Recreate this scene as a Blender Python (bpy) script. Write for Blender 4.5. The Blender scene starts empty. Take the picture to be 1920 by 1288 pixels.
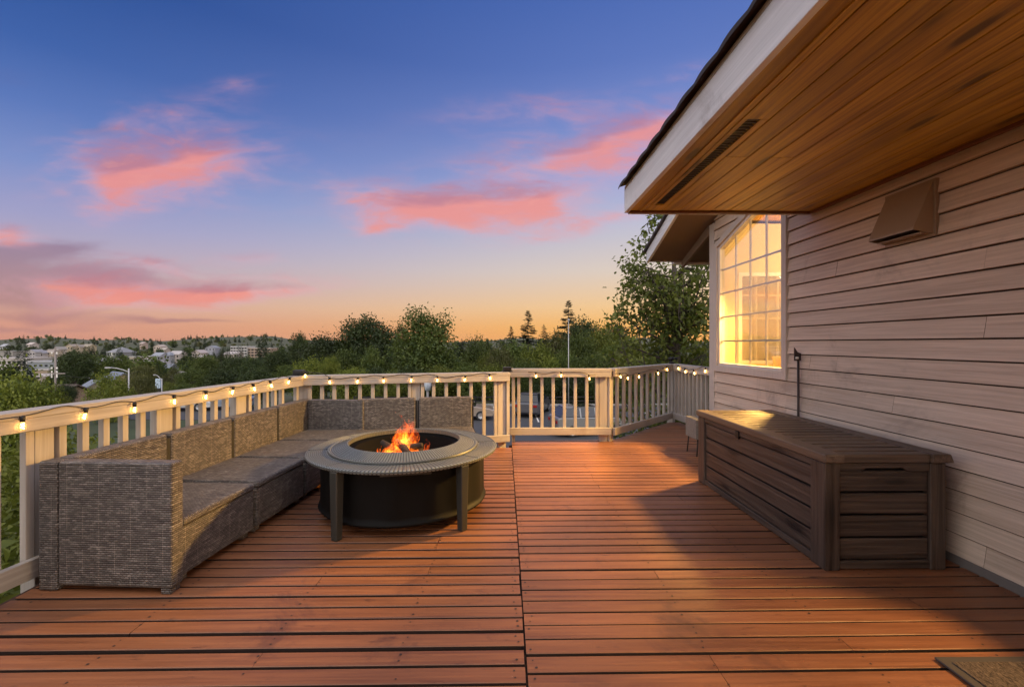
import bpy, math, random
import numpy as np
from mathutils import Vector, Matrix
random.seed(7); RNG = np.random.default_rng(7)
S = bpy.context.scene
COL = S.collection
PI = math.pi
# ------------------------------------------------------------------ camera
H, F, YAW = 1.25, 830.0, math.atan(13 / 830)
SA, CA = math.sin(YAW), math.cos(YAW)
cd = bpy.data.cameras.new("camera"); cam = bpy.data.objects.new("camera", cd); COL.objects.link(cam)
cd.sensor_width = 36; cd.lens = F / 1920 * 36; cd.clip_start = .05; cd.clip_end = 12000
cam.location = (0, 0, H); cam.rotation_euler = (PI / 2, 0, -YAW); S.camera = cam

def ray(px, py):
    x, y, z = (px - 960) / F, 1.0, (644 - py) / F
    return (x * CA + y * SA, -x * SA + y * CA, z)
def G(px, py, z=0):            # ground point at height z
    d = ray(px, py); t = (z - H) / d[2]; return (d[0] * t, d[1] * t, z)
def at(px, py, Y):             # point at distance Y
    d = ray(px, py); t = Y / d[1]; return (d[0] * t, Y, H + d[2] * t)
def online(px, p0, p1):        # where the sight line at px crosses the plan line p0-p1
    d = ray(px, 644); dx, dy = p1[0] - p0[0], p1[1] - p0[1]
    k = (p0[1] * d[0] - p0[0] * d[1]) / (dx * d[1] - dy * d[0]); return k

# ------------------------------------------------------------------ object helpers
def link(o, parent=None):
    COL.objects.link(o)
    if parent is not None: o.parent = parent
    return o
def tag(o, label=None, cat=None, group=None, kind=None):
    if label: o["label"] = label
    if cat: o["category"] = cat
    if group: o["group"] = group
    if kind: o["kind"] = kind
    return o
def thing(name, label, cat, loc=(0, 0, 0), rz=0, group=None):
    o = bpy.data.objects.new(name, None); link(o); o.location = loc; o.rotation_euler = (0, 0, rz)
    o.empty_display_size = .1
    return tag(o, label, cat, group)

class MB:
    def __init__(s): s.v = []; s.f = []
    def add(s, vs, fs):
        b = len(s.v); s.v += [tuple(p) for p in vs]; s.f += [tuple(i + b for i in f) for f in fs]
    def box(s, x0, x1, y0, y1, z0, z1, M=None):
        vs = [(x, y, z) for z in (z0, z1) for y in (y0, y1) for x in (x0, x1)]
        if M is not None: vs = [M @ Vector(p) for p in vs]
        s.add(vs, [(0, 2, 3, 1), (4, 5, 7, 6), (0, 1, 5, 4), (1, 3, 7, 5), (3, 2, 6, 7), (2, 0, 4, 6)]); return s
    def hexa(s, b, t):   # two quads, bottom and top, same winding (ccw from above)
        s.add(list(b) + list(t), [(3, 2, 1, 0), (4, 5, 6, 7), (0, 1, 5, 4), (1, 2, 6, 5), (2, 3, 7, 6), (3, 0, 4, 7)]); return s
    def prism(s, poly, axis, a, b):   # polygon extruded along axis between a and b
        def P(p, h):
            return (h, p[0], p[1]) if axis == 0 else (p[0], h, p[1]) if axis == 1 else (p[0], p[1], h)
        n = len(poly); vs = [P(p, a) for p in poly] + [P(p, b) for p in poly]
        fs = [tuple(range(n)), tuple(range(2 * n - 1, n - 1, -1))] + [(i, n + i, n + (i + 1) % n, (i + 1) % n) for i in range(n)]
        s.add(vs, fs); return s
    def tube(s, pts, r, n=8, cap=True):
        pts = [Vector(p) for p in pts]; m = len(pts)
        rs = r if isinstance(r, (list, tuple)) else [r] * m
        ref = Vector((0, 0, 1)); rings = []
        for i, p in enumerate(pts):
            d = (pts[min(i + 1, m - 1)] - pts[max(i - 1, 0)]).normalized()
            u = ref.cross(d)
            if u.length < .05: u = Vector((1, 0, 0)).cross(d)
            u.normalize(); w = d.cross(u)
            rings.append([p + (u * math.cos(2 * PI * k / n) + w * math.sin(2 * PI * k / n)) * rs[i] for k in range(n)])
        vs = [q for R in rings for q in R]; fs = []
        for i in range(m - 1):
            for k in range(n):
                fs.append((i * n + k, i * n + (k + 1) % n, (i + 1) * n + (k + 1) % n, (i + 1) * n + k))
        if cap: fs += [tuple(range(n - 1, -1, -1)), tuple((m - 1) * n + k for k in range(n))]
        s.add(vs, fs); return s
    def lathe(s, prof, n=64, c=(0, 0, 0), close=False):   # profile (r, z)
        m = len(prof); vs = []; fs = []
        for r, z in prof:
            for k in range(n):
                a = 2 * PI * k / n; vs.append((c[0] + r * math.cos(a), c[1] + r * math.sin(a), c[2] + z))
        for i in range(m if close else m - 1):
            j = (i + 1) % m
            for k in range(n):
                fs.append((i * n + k, i * n + (k + 1) % n, j * n + (k + 1) % n, j * n + k))
        s.add(vs, fs); return s
    def ball(s, c, r, n=12, m=8, sz=1.0):
        return s.lathe([(max(1e-4, r * math.sin(PI * i / m)), -r * sz * math.cos(PI * i / m)) for i in range(m + 1)], n, c)
    def obj(s, name, mat, parent=None, bevel=0, smooth=False, seg=2):
        me = bpy.data.meshes.new(name); me.from_pydata(s.v, [], s.f)
        import bmesh
        bm = bmesh.new(); bm.from_mesh(me); bmesh.ops.recalc_face_normals(bm, faces=bm.faces[:]); bm.to_mesh(me); bm.free()
        uvbox(me)
        return meshobj(name, me, mat, parent, bevel, smooth, seg)
def meshobj(name, me, mat, parent=None, bevel=0, smooth=False, seg=2):
    for mm in (mat if isinstance(mat, (list, tuple)) else [mat]): me.materials.append(mm)
    if smooth: me.polygons.foreach_set("use_smooth", [True] * len(me.polygons))
    o = bpy.data.objects.new(name, me); link(o, parent)
    if bevel:
        b = o.modifiers.new("bevel", 'BEVEL'); b.width = bevel; b.segments = seg; b.limit_method = 'ANGLE'; b.angle_limit = .6
        b.use_clamp_overlap = True
    return o
def uvbox(me):
    n = len(me.loops)
    if not n: return
    co = np.empty(len(me.vertices) * 3); me.vertices.foreach_get("co", co); co = co.reshape(-1, 3)
    li = np.empty(n, dtype=np.int32); me.loops.foreach_get("vertex_index", li)
    no = np.empty(len(me.polygons) * 3); me.polygons.foreach_get("normal", no); no = np.abs(no.reshape(-1, 3))
    ls = np.empty(len(me.polygons), dtype=np.int32); me.polygons.foreach_get("loop_total", ls)
    ax = np.repeat(np.argmax(no, axis=1), ls); c = co[li]
    uv = np.where((ax == 0)[:, None], c[:, [1, 2]], np.where((ax == 1)[:, None], c[:, [0, 2]], c[:, [1, 0]]))
    me.uv_layers.new(name="UVMap").data.foreach_set("uv", uv.astype(np.float32).ravel())
def quadmesh(name, V):          # V: (n,4,3)
    n = len(V); me = bpy.data.meshes.new(name)
    me.vertices.add(n * 4); me.vertices.foreach_set("co", np.asarray(V, dtype=np.float32).ravel())
    me.loops.add(n * 4); me.loops.foreach_set("vertex_index", np.arange(n * 4, dtype=np.int32))
    me.polygons.add(n); me.polygons.foreach_set("loop_start", np.arange(0, n * 4, 4, dtype=np.int32))
    me.update(calc_edges=True); me.validate(); return me
def smoothstep(a, b, x):
    t = min(1, max(0, (x - a) / (b - a))); return t * t * (3 - 2 * t)

# ------------------------------------------------------------------ node helpers
def lin(c):
    return tuple(((v / 255) / 12.92 if v / 255 <= .04045 else ((v / 255 + .055) / 1.055) ** 2.4) for v in c)
class NT:
    def __init__(s, tree): s.t = tree; s.n = tree.nodes; s.l = tree.links
    def node(s, typ, **kw):
        n = s.n.new(typ)
        for k, v in kw.items():
            if k == 'ins':
                for i, val in v.items():
                    s.put(n.inputs[i], val)
            else: setattr(n, k, v)
        return n
    def put(s, sock, val):
        if hasattr(val, 'is_output') or isinstance(val, bpy.types.NodeSocket): s.l.new(val, sock)
        else:
            if isinstance(val, (tuple, list)) and sock.type == 'RGBA' and len(val) == 3: val = (*val, 1)
            sock.default_value = val
    def m(s, op, a, b=None, c=None, clamp=False):
        n = s.n.new('ShaderNodeMath'); n.operation = op; n.use_clamp = clamp
        for i, v in enumerate((a, b, c)):
            if v is not None: s.put(n.inputs[i], v)
        return n.outputs[0]
    def mix(s, f, a, b, blend='MIX'):
        n = s.n.new('ShaderNodeMix'); n.data_type = 'RGBA'; n.blend_type = blend; n.clamp_factor = True
        s.put(n.inputs[0], f); s.put(n.inputs[6], a); s.put(n.inputs[7], b); return n.outputs[2]
    def ramp(s, f, stops, interp='LINEAR'):
        n = s.n.new('ShaderNodeValToRGB'); n.color_ramp.interpolation = interp; e = n.color_ramp.elements
        while len(e) < len(stops): e.new(0.5)
        for i, (p, c) in enumerate(stops):
            e[i].position = p; e[i].color = (*c, 1) if len(c) == 3 else c
        s.put(n.inputs[0], f); return n.outputs[0]
    def sm(s, x, a, b):   # smoothstep
        n = s.n.new('ShaderNodeMapRange'); n.interpolation_type = 'SMOOTHSTEP'
        s.put(n.inputs[0], x); s.put(n.inputs[1], a); s.put(n.inputs[2], b); n.inputs[3].default_value = 0; n.inputs[4].default_value = 1
        return n.outputs[0]
    def noise(s, vec, scale, detail=3, rough=.5, dist=0, dim='3D'):
        n = s.n.new('ShaderNodeTexNoise'); n.noise_dimensions = dim
        if vec is not None: s.l.new(vec, n.inputs['Vector'])
        n.inputs['Scale'].default_value = scale; n.inputs['Detail'].default_value = detail
        n.inputs['Roughness'].default_value = rough; n.inputs['Distortion'].default_value = dist; return n
    def mapping(s, vec, sc=(1, 1, 1), loc=(0, 0, 0)):
        n = s.n.new('ShaderNodeMapping'); s.l.new(vec, n.inputs[0]); n.inputs['Scale'].default_value = sc
        s.put(n.inputs['Location'], loc); return n.outputs[0]
    def comb(s, x, y, z):
        n = s.n.new('ShaderNodeCombineXYZ')
        for i, v in enumerate((x, y, z)): s.put(n.inputs[i], v)
        return n.outputs[0]
    def sep(s, v):
        n = s.n.new('ShaderNodeSeparateXYZ'); s.l.new(v, n.inputs[0]); return n.outputs
MATS = {}
def newmat(name):
    m = bpy.data.materials.new(name); m.use_nodes = True; t = NT(m.node_tree); b = m.node_tree.nodes['Principled BSDF']
    MATS[name] = m; return m, t, b
def bump(t, b, h, dist=.002, strength=1.0):
    n = t.n.new('ShaderNodeBump'); n.inputs['Distance'].default_value = dist; n.inputs['Strength'].default_value = strength
    t.l.new(h, n.inputs['Height']); t.l.new(n.outputs[0], b.inputs['Normal'])
def plain(name, col, rough=.6, metal=0, spec=.5, var=.15, scale=8, bmp=0):
    m, t, b = newmat(name)
    tc = t.node('ShaderNodeTexCoord').outputs['Object']
    nz = t.noise(tc, scale, 4, .6)
    c = t.mix(nz.outputs[0], tuple(v * (1 - var) for v in col), tuple(min(1, v * (1 + var)) for v in col))
    t.put(b.inputs['Base Color'], c); b.inputs['Roughness'].default_value = rough; b.inputs['Metallic'].default_value = metal
    b.inputs['Specular IOR Level'].default_value = spec
    if bmp: bump(t, b, nz.outputs[0], bmp)
    return m
def wood(name, c0, c1, axis, rough=.55, spec=.4, island=.3, grain=60, stain=None, bmp=.0015, knots=False, patch=.5, gcon=2.0, flecks=False):
    """painted or stained boards: grain runs along the given axis, each board (mesh island) gets its own tone"""
    m, t, b = newmat(name)
    tc = t.node('ShaderNodeTexCoord').outputs['Object']
    geo = t.node('ShaderNodeNewGeometry'); rnd = geo.outputs['Random Per Island']
    off = t.m('MULTIPLY', rnd, 37.0)
    sc = [grain, grain, grain]; sc[axis] = grain * .03
    v = t.mapping(tc, tuple(sc), t.comb(off, off, off))
    g = t.noise(v, 1, 5, .65, .4).outputs[0]
    sc2 = [3.0, 3.0, 3.0]; sc2[axis] = .8
    pz = t.noise(t.mapping(tc, tuple(sc2), t.comb(off, off, off)), 1, 3, .6).outputs[0]
    f = t.m('ADD', t.m('MULTIPLY', t.m('SUBTRACT', g, .5), gcon), t.m('ADD', t.m('MULTIPLY', t.m('SUBTRACT', pz, .5), patch * 2), .5), clamp=True)
    c = t.mix(f, c0, c1)
    k = t.m('ADD', t.m('MULTIPLY', rnd, island), 1 - island / 2)
    c = t.mix(1.0, c, t.comb(k, k, k), 'MULTIPLY')
    if stain:
        st = t.noise(tc, 1.7, 6, .7, .6).outputs[0]
        c = t.mix(t.m('MULTIPLY', t.sm(st, .54, .72), stain[1]), c, stain[0])
    if knots:
        vs = [7.0, 7.0, 7.0]; vs[axis] = 1.9
        vo = t.node('ShaderNodeTexVoronoi'); t.l.new(t.mapping(tc, tuple(vs), t.comb(off, off, off)), vo.inputs['Vector']); vo.inputs['Scale'].default_value = 1.0
        ds = vo.outputs['Distance']
        kn = t.m('SUBTRACT', 1.0, t.sm(t.m('ADD', ds, t.m('MULTIPLY', t.m('SUBTRACT', g, .5), .12)), .10, .22))
        pick = t.sm(t.sep(vo.outputs['Color'])[0], .42, .46)
        c = t.mix(t.m('MULTIPLY', t.m('MULTIPLY', kn, pick), .85), c, tuple(v * .18 for v in c0))
        swirl = t.m('MULTIPLY', t.m('SUBTRACT', 1.0, t.sm(ds, .15, .5)), pick)
        c = t.mix(t.m('MULTIPLY', swirl, .35), c, tuple(v * .5 for v in c0))
    if flecks:
        fk = t.noise(tc, 55, 1, .5).outputs[0]; fa = t.noise(tc, 1.1, 2, .5).outputs[0]
        c = t.mix(t.m('MULTIPLY', t.m('MULTIPLY', t.sm(fk, .76, .80), t.sm(fa, .50, .62)), .6), c, (.42, .34, .28))
        dk = t.noise(t.mapping(tc, (7, 26, 1), t.comb(off, off, off)), 1, 4, .7).outputs[0]
        c = t.mix(t.m('MULTIPLY', t.sm(dk, .60, .74), .6), c, (.05, .02, .014))
    t.put(b.inputs['Base Color'], c)
    t.put(b.inputs['Roughness'], t.m('ADD', t.m('MULTIPLY', g, .3), rough - .15))
    b.inputs['Specular IOR Level'].default_value = spec
    bump(t, b, g, bmp); return m
def leafmat(name, cA, cB, trans=.25):
    m, t, b = newmat(name)
    geo = t.node('ShaderNodeNewGeometry'); oi = t.node('ShaderNodeObjectInfo')
    tc = t.node('ShaderNodeTexCoord').outputs['Object']
    cl = t.noise(tc, 2.2, 2, .5).outputs[0]
    f = t.m('ADD', t.m('MULTIPLY', geo.outputs['Random Per Island'], .5), t.m('MULTIPLY', t.sm(cl, .3, .7), .5))
    c = t.mix(f, cA, cB)
    k = t.m('ADD', t.m('MULTIPLY', oi.outputs['Random'], .5), .75)
    c = t.mix(1.0, c, t.comb(k, k, k), 'MULTIPLY')
    t.put(b.inputs['Base Color'], c); b.inputs['Roughness'].default_value = .55; b.inputs['Specular IOR Level'].default_value = .3
    tr = t.node('ShaderNodeBsdfTranslucent'); t.put(tr.inputs[0], t.mix(.4, c, (.25, .3, .03)))
    ms = t.node('ShaderNodeMixShader'); ms.inputs[0].default_value = trans
    t.l.new(b.outputs[0], ms.inputs[1]); t.l.new(tr.outputs[0], ms.inputs[2])
    t.l.new(ms.outputs[0], t.n['Material Output'].inputs[0]); return m
def glassmat(name, tint=(1, 1, 1), refl=1.0, ior=1.45):
    m, t, b = newmat(name)
    tr = t.node('ShaderNodeBsdfTransparent'); tr.inputs[0].default_value = (*tint, 1)
    gl = t.node('ShaderNodeBsdfGlossy'); gl.inputs['Roughness'].default_value = .02
    fr = t.node('ShaderNodeFresnel'); fr.inputs[0].default_value = ior
    ms = t.node('ShaderNodeMixShader'); t.l.new(t.m('MULTIPLY', fr.outputs[0], refl), ms.inputs[0])
    t.l.new(tr.outputs[0], ms.inputs[1]); t.l.new(gl.outputs[0], ms.inputs[2])
    t.l.new(ms.outputs[0], t.n['Material Output'].inputs[0]); return m
def emis(name, col, strength):
    m, t, b = newmat(name); b.inputs['Base Color'].default_value = (*col, 1)
    b.inputs['Emission Color'].default_value = (*col, 1); b.inputs['Emission Strength'].default_value = strength; return m

M_deck = wood('deck stain', (.145, .054, .024), (.31, .128, .055), 0, .44, .5, .34, 45, ((.085, .035, .024), .75), .002, flecks=True)
M_gapshade = plain('board gap shade', (.022, .011, .008), .9)  # near-black colour standing in for shade between the boards
M_nail = plain('nail head', (.03, .022, .02), .5)
M_joist = plain('joist', (.07, .035, .022), .8)
M_rail = wood('rail paint', (.33, .29, .25), (.51, .46, .40), 0, .6, .3, .16, 50, ((.26, .2, .16), .5), .0015)
M_railv = wood('baluster paint', (.34, .30, .26), (.52, .47, .415), 2, .6, .3, .16, 50, ((.28, .22, .17), .5), .0015)
M_siding = wood('siding paint', (.47, .37, .285), (.67, .545, .435), 1, .55, .35, .12, 55, ((.22, .175, .145), .5), .0022, gcon=2.6)
M_trim = wood('trim paint', (.46, .40, .35), (.56, .49, .43), 2, .55, .35, .06, 50, None, .001)
M_fascia = wood('fascia paint', (.60, .60, .60), (.82, .82, .82), 1, .65, .3, .05, 40, ((.3, .27, .25), .6), .002)
M_soffit = wood('pine soffit', (.27, .14, .012), (.60, .365, .045), 1, .45, .45, .40, 36, None, .001, True, .6, 3.4)
M_dtrim = wood('soffit end trim', (.13, .045, .018), (.2, .075, .03), 0, .5, .4, .1)
M_vinyl = plain('window vinyl', (.62, .56, .5), .4, var=.05)
M_roof = plain('roof tile', (.045, .036, .032), .75, var=.35, scale=14, bmp=.004)
M_black = plain('black metal', (.012, .011, .011), .45, .3, var=.3)
M_bronze = plain('vent hood paint', (.30, .215, .14), .4, var=.08)
M_glass = glassmat('pane glass', (1, 1, 1), .55)
M_glass2 = glassmat('interior pane glass', (.75, .75, .75), 1.0, 2.6)
M_inner = plain('interior plaster', (.70, .60, .36), .8, var=.03)
M_ceil = plain('interior ceiling', (.55, .30, .07), .8, var=.04)
M_white = plain('white paint', (.78, .74, .66), .5, var=.03)
# lighting levels
LP1, LP2, LP3, LPS = 200, 1100, 480, 3000
SUN_EL, SUN_AZ, SUN_E, SUN_ANG = 4, 12, .15, 25
SKY_S, NISH, BACK_W, ZEN_W = 1.0, .06, 1.0, .3
BACK_C = (1.75, 1.62, 1.45)
HAZE = .00002
# ------------------------------------------------------------------ special materials
def wicker(name):
    m, t, b = newmat(name)
    uv = t.node('ShaderNodeUVMap').outputs[0]; u, v, _ = t.sep(uv)
    tc = t.node('ShaderNodeTexCoord').outputs['Object']
    U = t.m('MULTIPLY', u, 1 / .023); Vv = t.m('MULTIPLY', v, 1 / .0108)
    wob = t.noise(tc, 30, 2).outputs[0]
    Vv = t.m('ADD', Vv, t.m('MULTIPLY', wob, .35))
    row = t.m('FLOOR', Vv); par = t.m('MODULO', row, 2.0)
    hu = t.m('ABSOLUTE', t.m('SINE', t.m('MULTIPLY', t.m('ADD', U, t.m('MULTIPLY', par, .5)), PI)))
    hv = t.m('ABSOLUTE', t.m('SINE', t.m('MULTIPLY', Vv, PI)))
    h = t.m('MULTIPLY', t.m('ADD', .30, t.m('MULTIPLY', t.m('POWER', hu, .5), .70)), t.m('POWER', hv, .7))
    # every strand has its own shade, with long light and dark streaks
    wn = t.node('ShaderNodeTexNoise'); wn.noise_dimensions = '3D'; wn.inputs['Scale'].default_value = 1; wn.inputs['Detail'].default_value = 2
    t.l.new(t.comb(t.m('MULTIPLY', u, 7.0), t.m('MULTIPLY', row, 7.31), 0.0), wn.inputs['Vector'])
    s = wn.outputs[0]
    cell = t.node('ShaderNodeTexWhiteNoise'); cell.noise_dimensions = '2D'
    t.l.new(t.comb(t.m('FLOOR', t.m('ADD', U, t.m('MULTIPLY', par, .5))), row, 0.0), cell.inputs[0])
    f = t.m('ADD', t.m('MULTIPLY', t.m('SUBTRACT', s, .5), .95), t.m('ADD', .5, t.m('MULTIPLY', t.m('SUBTRACT', cell.outputs[0], .5), .4)), clamp=True)
    c = t.ramp(f, [(0, (.034, .029, .026)), (.45, (.108, .095, .085)), (.75, (.22, .197, .178)), (1, (.42, .385, .35))])
    # pale upright stakes that show here and there
    st = t.m('ABSOLUTE', t.m('SUBTRACT', t.m('FRACT', t.m('MULTIPLY', u, 1 / .084)), .5))
    pale = t.m('MULTIPLY', t.m('LESS_THAN', st, .022), t.m('GREATER_THAN', t.noise(t.comb(t.m('MULTIPLY', u, 9.0), t.m('MULTIPLY', v, 5.0), 0.0), 1, 1).outputs[0], .47))
    c = t.mix(t.m('MULTIPLY', pale, .5), c, (.36, .31, .26))
    gap = t.sm(h, .14, .66)
    c = t.mix(gap, (.014, .010, .008), c)  # crevices between strands darkened in the colour, standing in for shade
    t.put(b.inputs['Base Color'], c); b.inputs['Roughness'].default_value = .4; b.inputs['Specular IOR Level'].default_value = .5
    bump(t, b, h, .004); return m
M_wicker = wicker('wicker')
M_wdark = plain('module gap shade', (.012, .010, .009), .6)
M_resin = {}
for ax in (0, 1, 2):
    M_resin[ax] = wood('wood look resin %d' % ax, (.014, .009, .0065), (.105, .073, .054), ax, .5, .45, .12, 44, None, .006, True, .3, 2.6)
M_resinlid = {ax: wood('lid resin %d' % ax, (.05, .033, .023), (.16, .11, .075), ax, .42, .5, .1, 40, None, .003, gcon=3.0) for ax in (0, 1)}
def pitmat(name, col, radial):
    m, t, b = newmat(name)
    o = t.node('ShaderNodeTexCoord').outputs['Object']; x, y, z = t.sep(o)
    a = t.m('ARCTAN2', y, x); r = t.m('SQRT', t.m('ADD', t.m('MULTIPLY', x, x), t.m('MULTIPLY', y, y)))
    k1 = t.m('SINE', t.m('MULTIPLY', a, radial)); k2 = t.m('SINE', t.m('MULTIPLY', r, 2 * PI / .0135))
    h = t.m('MULTIPLY', t.sm(k1, -.7, .1), t.sm(k2, -.7, .1))
    nz = t.noise(o, 18, 4).outputs[0]
    c = t.mix(h, tuple(v * .30 for v in col), t.mix(nz, tuple(v * .8 for v in col), tuple(v * 1.2 for v in col)))
    t.put(b.inputs['Base Color'], c); b.inputs['Roughness'].default_value = .45; b.inputs['Metallic'].default_value = .25
    bump(t, b, h, .003); return m
M_pitring = pitmat('fire table mosaic', (.27, .29, .272), 170)
M_pit = plain('fire table bronze grey', (.165, .165, .145), .42, .3, var=.12)
M_pitleg = plain('fire table legs', (.06, .06, .053), .42, .4, var=.12)
M_skirt = plain('fire table skirt', (.0045, .004, .0035), .6, 0, .15, .3)
M_bowl = plain('fire bowl', (.003, .0027, .0025), .8, 0, .1, .3) if True else plain('fire bowl b', (.005, .0045, .004), .5, .4, var=.4)
M_log = plain('charred log', (.03, .018, .012), .9, var=.6, scale=20, bmp=.01)
def flamemat():
    m, t, b = newmat('flame'); t.n.remove(b)
    tc = t.node('ShaderNodeTexCoord'); g = t.sep(tc.outputs['Generated'])[2]; o = tc.outputs['Object']
    nz = t.noise(t.mapping(o, (16, 16, 7)), 1, 4, .62, 1.6).outputs[0]
    v = t.m('ADD', t.m('MULTIPLY', t.m('SUBTRACT', 1.0, g), .62), t.m('MULTIPLY', t.m('SUBTRACT', nz, .5), 1.9))
    c = t.ramp(v, [(0, (.9, .045, .004)), (.35, (1, .13, .008)), (.7, (1, .33, .03)), (1, (1, .55, .10))])
    st = t.m('MULTIPLY', t.sm(v, .06, .75), 1.15)
    e = t.node('ShaderNodeEmission'); t.put(e.inputs[0], c); t.put(e.inputs[1], st)
    tr = t.node('ShaderNodeBsdfTransparent'); ad = t.node('ShaderNodeAddShader')
    t.l.new(e.outputs[0], ad.inputs[0]); t.l.new(tr.outputs[0], ad.inputs[1]); t.l.new(ad.outputs[0], t.n['Material Output'].inputs[0]); return m
M_flame = flamemat()
M_ember = emis('ember', (1, .16, .02), 2.2)
M_bulb = emis('bulb filament', (1, .58, .20), 34)
M_bulbglass = None
def bulbglass():
    m, t, b = newmat('bulb glass'); t.n.remove(b)
    tr = t.node('ShaderNodeBsdfTransparent'); tr.inputs[0].default_value = (1, .93, .8, 1)
    gl = t.node('ShaderNodeBsdfGlossy'); gl.inputs['Roughness'].default_value = .05
    em = t.node('ShaderNodeEmission'); em.inputs[0].default_value = (1, .55, .18, 1); em.inputs[1].default_value = .32
    fr = t.node('ShaderNodeFresnel'); fr.inputs[0].default_value = 1.45
    ms = t.node('ShaderNodeMixShader'); t.l.new(fr.outputs[0], ms.inputs[0]); t.l.new(tr.outputs[0], ms.inputs[1]); t.l.new(gl.outputs[0], ms.inputs[2])
    ad = t.node('ShaderNodeAddShader'); t.l.new(ms.outputs[0], ad.inputs[0]); t.l.new(em.outputs[0], ad.inputs[1])
    t.l.new(ad.outputs[0], t.n['Material Output'].inputs[0]); return m
M_bulbglass = bulbglass()

# ------------------------------------------------------------------ the deck
WALLX = 2.588
SEAM = .082
L0, L1 = (-2.52, 2.20), (-2.215, 4.80)         # left railing line, plan
B0, B1 = (-2.215, 4.82), (0.0, 5.34)           # back railing line
GY = 5.64                                      # gate line
A0, A1 = (1.36, 5.66), (2.64, 6.98)            # slanting railing
R0, R1 = (2.67, 6.98), (2.76, 5.72)            # short railing back to the house
def deck_x(y):    # x extent of the deck at a given y : (left section), (right section)
    xl = -2.41
    if y > 4.75: xl = max(xl, -2.41 + (y - 4.75) / (5.38 - 4.75) * 2.4)
    left = (xl, SEAM - .004) if y < 5.40 else None
    xr = WALLX - .030 if y < 5.52 else 2.78
    x0 = SEAM + .004
    if y > 5.69: x0 = 1.36 + (y - 5.69) / (7.02 - 5.69) * 1.28
    right = (x0, xr) if y < 7.0 else None
    return left, right
deck = MB(); nails = MB()
for side in (0, 1):
    y = -2.6 + (.031 if side else 0)
    k = 0
    while y < 7.0:
        gap = random.choice([.013, .015, .016, .018, .020, .024]) if not side else random.choice([.009, .011, .013, .014, .016, .020])
        if side == 0 and abs(y - 1.80) < .046: gap = .024
        bw_ = .0825 if side else .0790; y0, y1 = y, y + bw_
        y += bw_ + gap; k += 1
        e0, e1 = deck_x(y0)[side], deck_x(y1)[side]
        if e0 is None and e1 is None: continue
        if e0 is None or e1 is None: continue
        dz = random.uniform(-.0015, .0015); tz = random.uniform(-.0012, .0012)
        cuts = [e0[0], e0[1]]
        ends = [(e0[0], e1[0], e0[1], e1[1])]
        if side == 0 and e0[1] - e0[0] > 2.3 and random.random() < .35:
            xc = random.choice([-1.62, -.98, -.42]); ends = [(e0[0], e1[0], xc - .001, xc - .001), (xc + .001, xc + .001, e0[1], e1[1])]
        elif side == 1 and e0[1] - e0[0] > 2.2 and random.random() < .3:
            xc = random.choice([.82, 1.42, 1.98]); ends = [(e0[0], e1[0], xc - .001, xc - .001), (xc + .001, xc + .001, e0[1], e1[1])]
        for (a0, a1, b0, b1) in ends:
            if side == 0: b0 += random.uniform(-.003, .002); b1 = b0 if b1 > 0 else b1
            c = .0025
            z = dz
            deck.add([(a0, y0, -.038), (b0, y0, -.038), (b1, y1, -.038), (a1, y1, -.038),
                      (a0, y0, z - c), (b0, y0, z - c), (b1, y1, z - c + tz), (a1, y1, z - c + tz),
                      (a0, y0 + c, z), (b0, y0 + c, z), (b1, y1 - c, z + tz), (a1, y1 - c, z + tz)],
                     [(3, 2, 1, 0), (0, 1, 5, 4), (2, 3, 7, 6), (1, 2, 6, 10, 9, 5), (3, 0, 4, 8, 11, 7), (4, 5, 9, 8), (6, 7, 11, 10), (8, 9, 10, 11)])
        # two nails over every joist
        xs = [-2.30, -1.62, -.98, -.42, .045] if side == 0 else [.115, .82, 1.42, 1.98, 2.5]
        for xj in xs:
            if y0 > 4.6 or y0 < .9: continue
            for yy in (y0 + .022, y1 - .022):
                if random.random() < .2: continue
                xx = xj + random.uniform(-.012, .012); r = random.uniform(.0034, .0062)
                nails.add([(xx + r * math.cos(q * PI / 3), yy + r * math.sin(q * PI / 3), dz + .0016) for q in range(6)], [tuple(range(6))])
o_deck = deck.obj('deck', [M_deck, M_gapshade])
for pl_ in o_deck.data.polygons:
    if abs(pl_.normal.z) < .3 or pl_.normal.z < -.5: pl_.material_index = 1  # board sides and undersides coloured dark as gap shade
und = MB(); und.prism([(-2.40, -2.5), (2.6, -2.5), (2.6, 6.9), (2.3, 6.6), (1.36, 5.62), (.0, 5.25), (-2.38, 4.72)], 2, -.075, -.06); und.obj('gap_shade_sheet', M_gapshade, o_deck); tag(o_deck, kind='structure')  # dark sheet added below the boards so the gaps read as shaded
o = nails.obj('nail_heads', M_nail, o_deck); tag(o, kind='stuff')
fr = MB()
for xj in (-2.36, -1.62, -.98, -.42, SEAM, .82, 1.42, 1.98): fr.box(xj - .02, xj + .02, -2.5, min(4.6 if xj < -.9 else 5.2, 5.6), -.19, -.042)
fr.box(SEAM - .06, SEAM + .06, -2.5, 5.3, -.20, -.043)
fr.box(.05, 1.4, 5.60, 5.64, -.23, -.043)
fr.box(-2.44, -2.402, -2.5, 4.75, -.24, -.008)
for (x, y) in ((-2.2, 1.0), (-2.2, 4.4), (-.9, 4.7), (.2, 5.2), (1.3, 5.5), (2.3, 6.5), (.2, 1)): fr.box(x - .07, x + .07, y - .07, y + .07, -4.6, -.2)
fr.obj('deck_framing', M_joist, o_deck)

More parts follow.
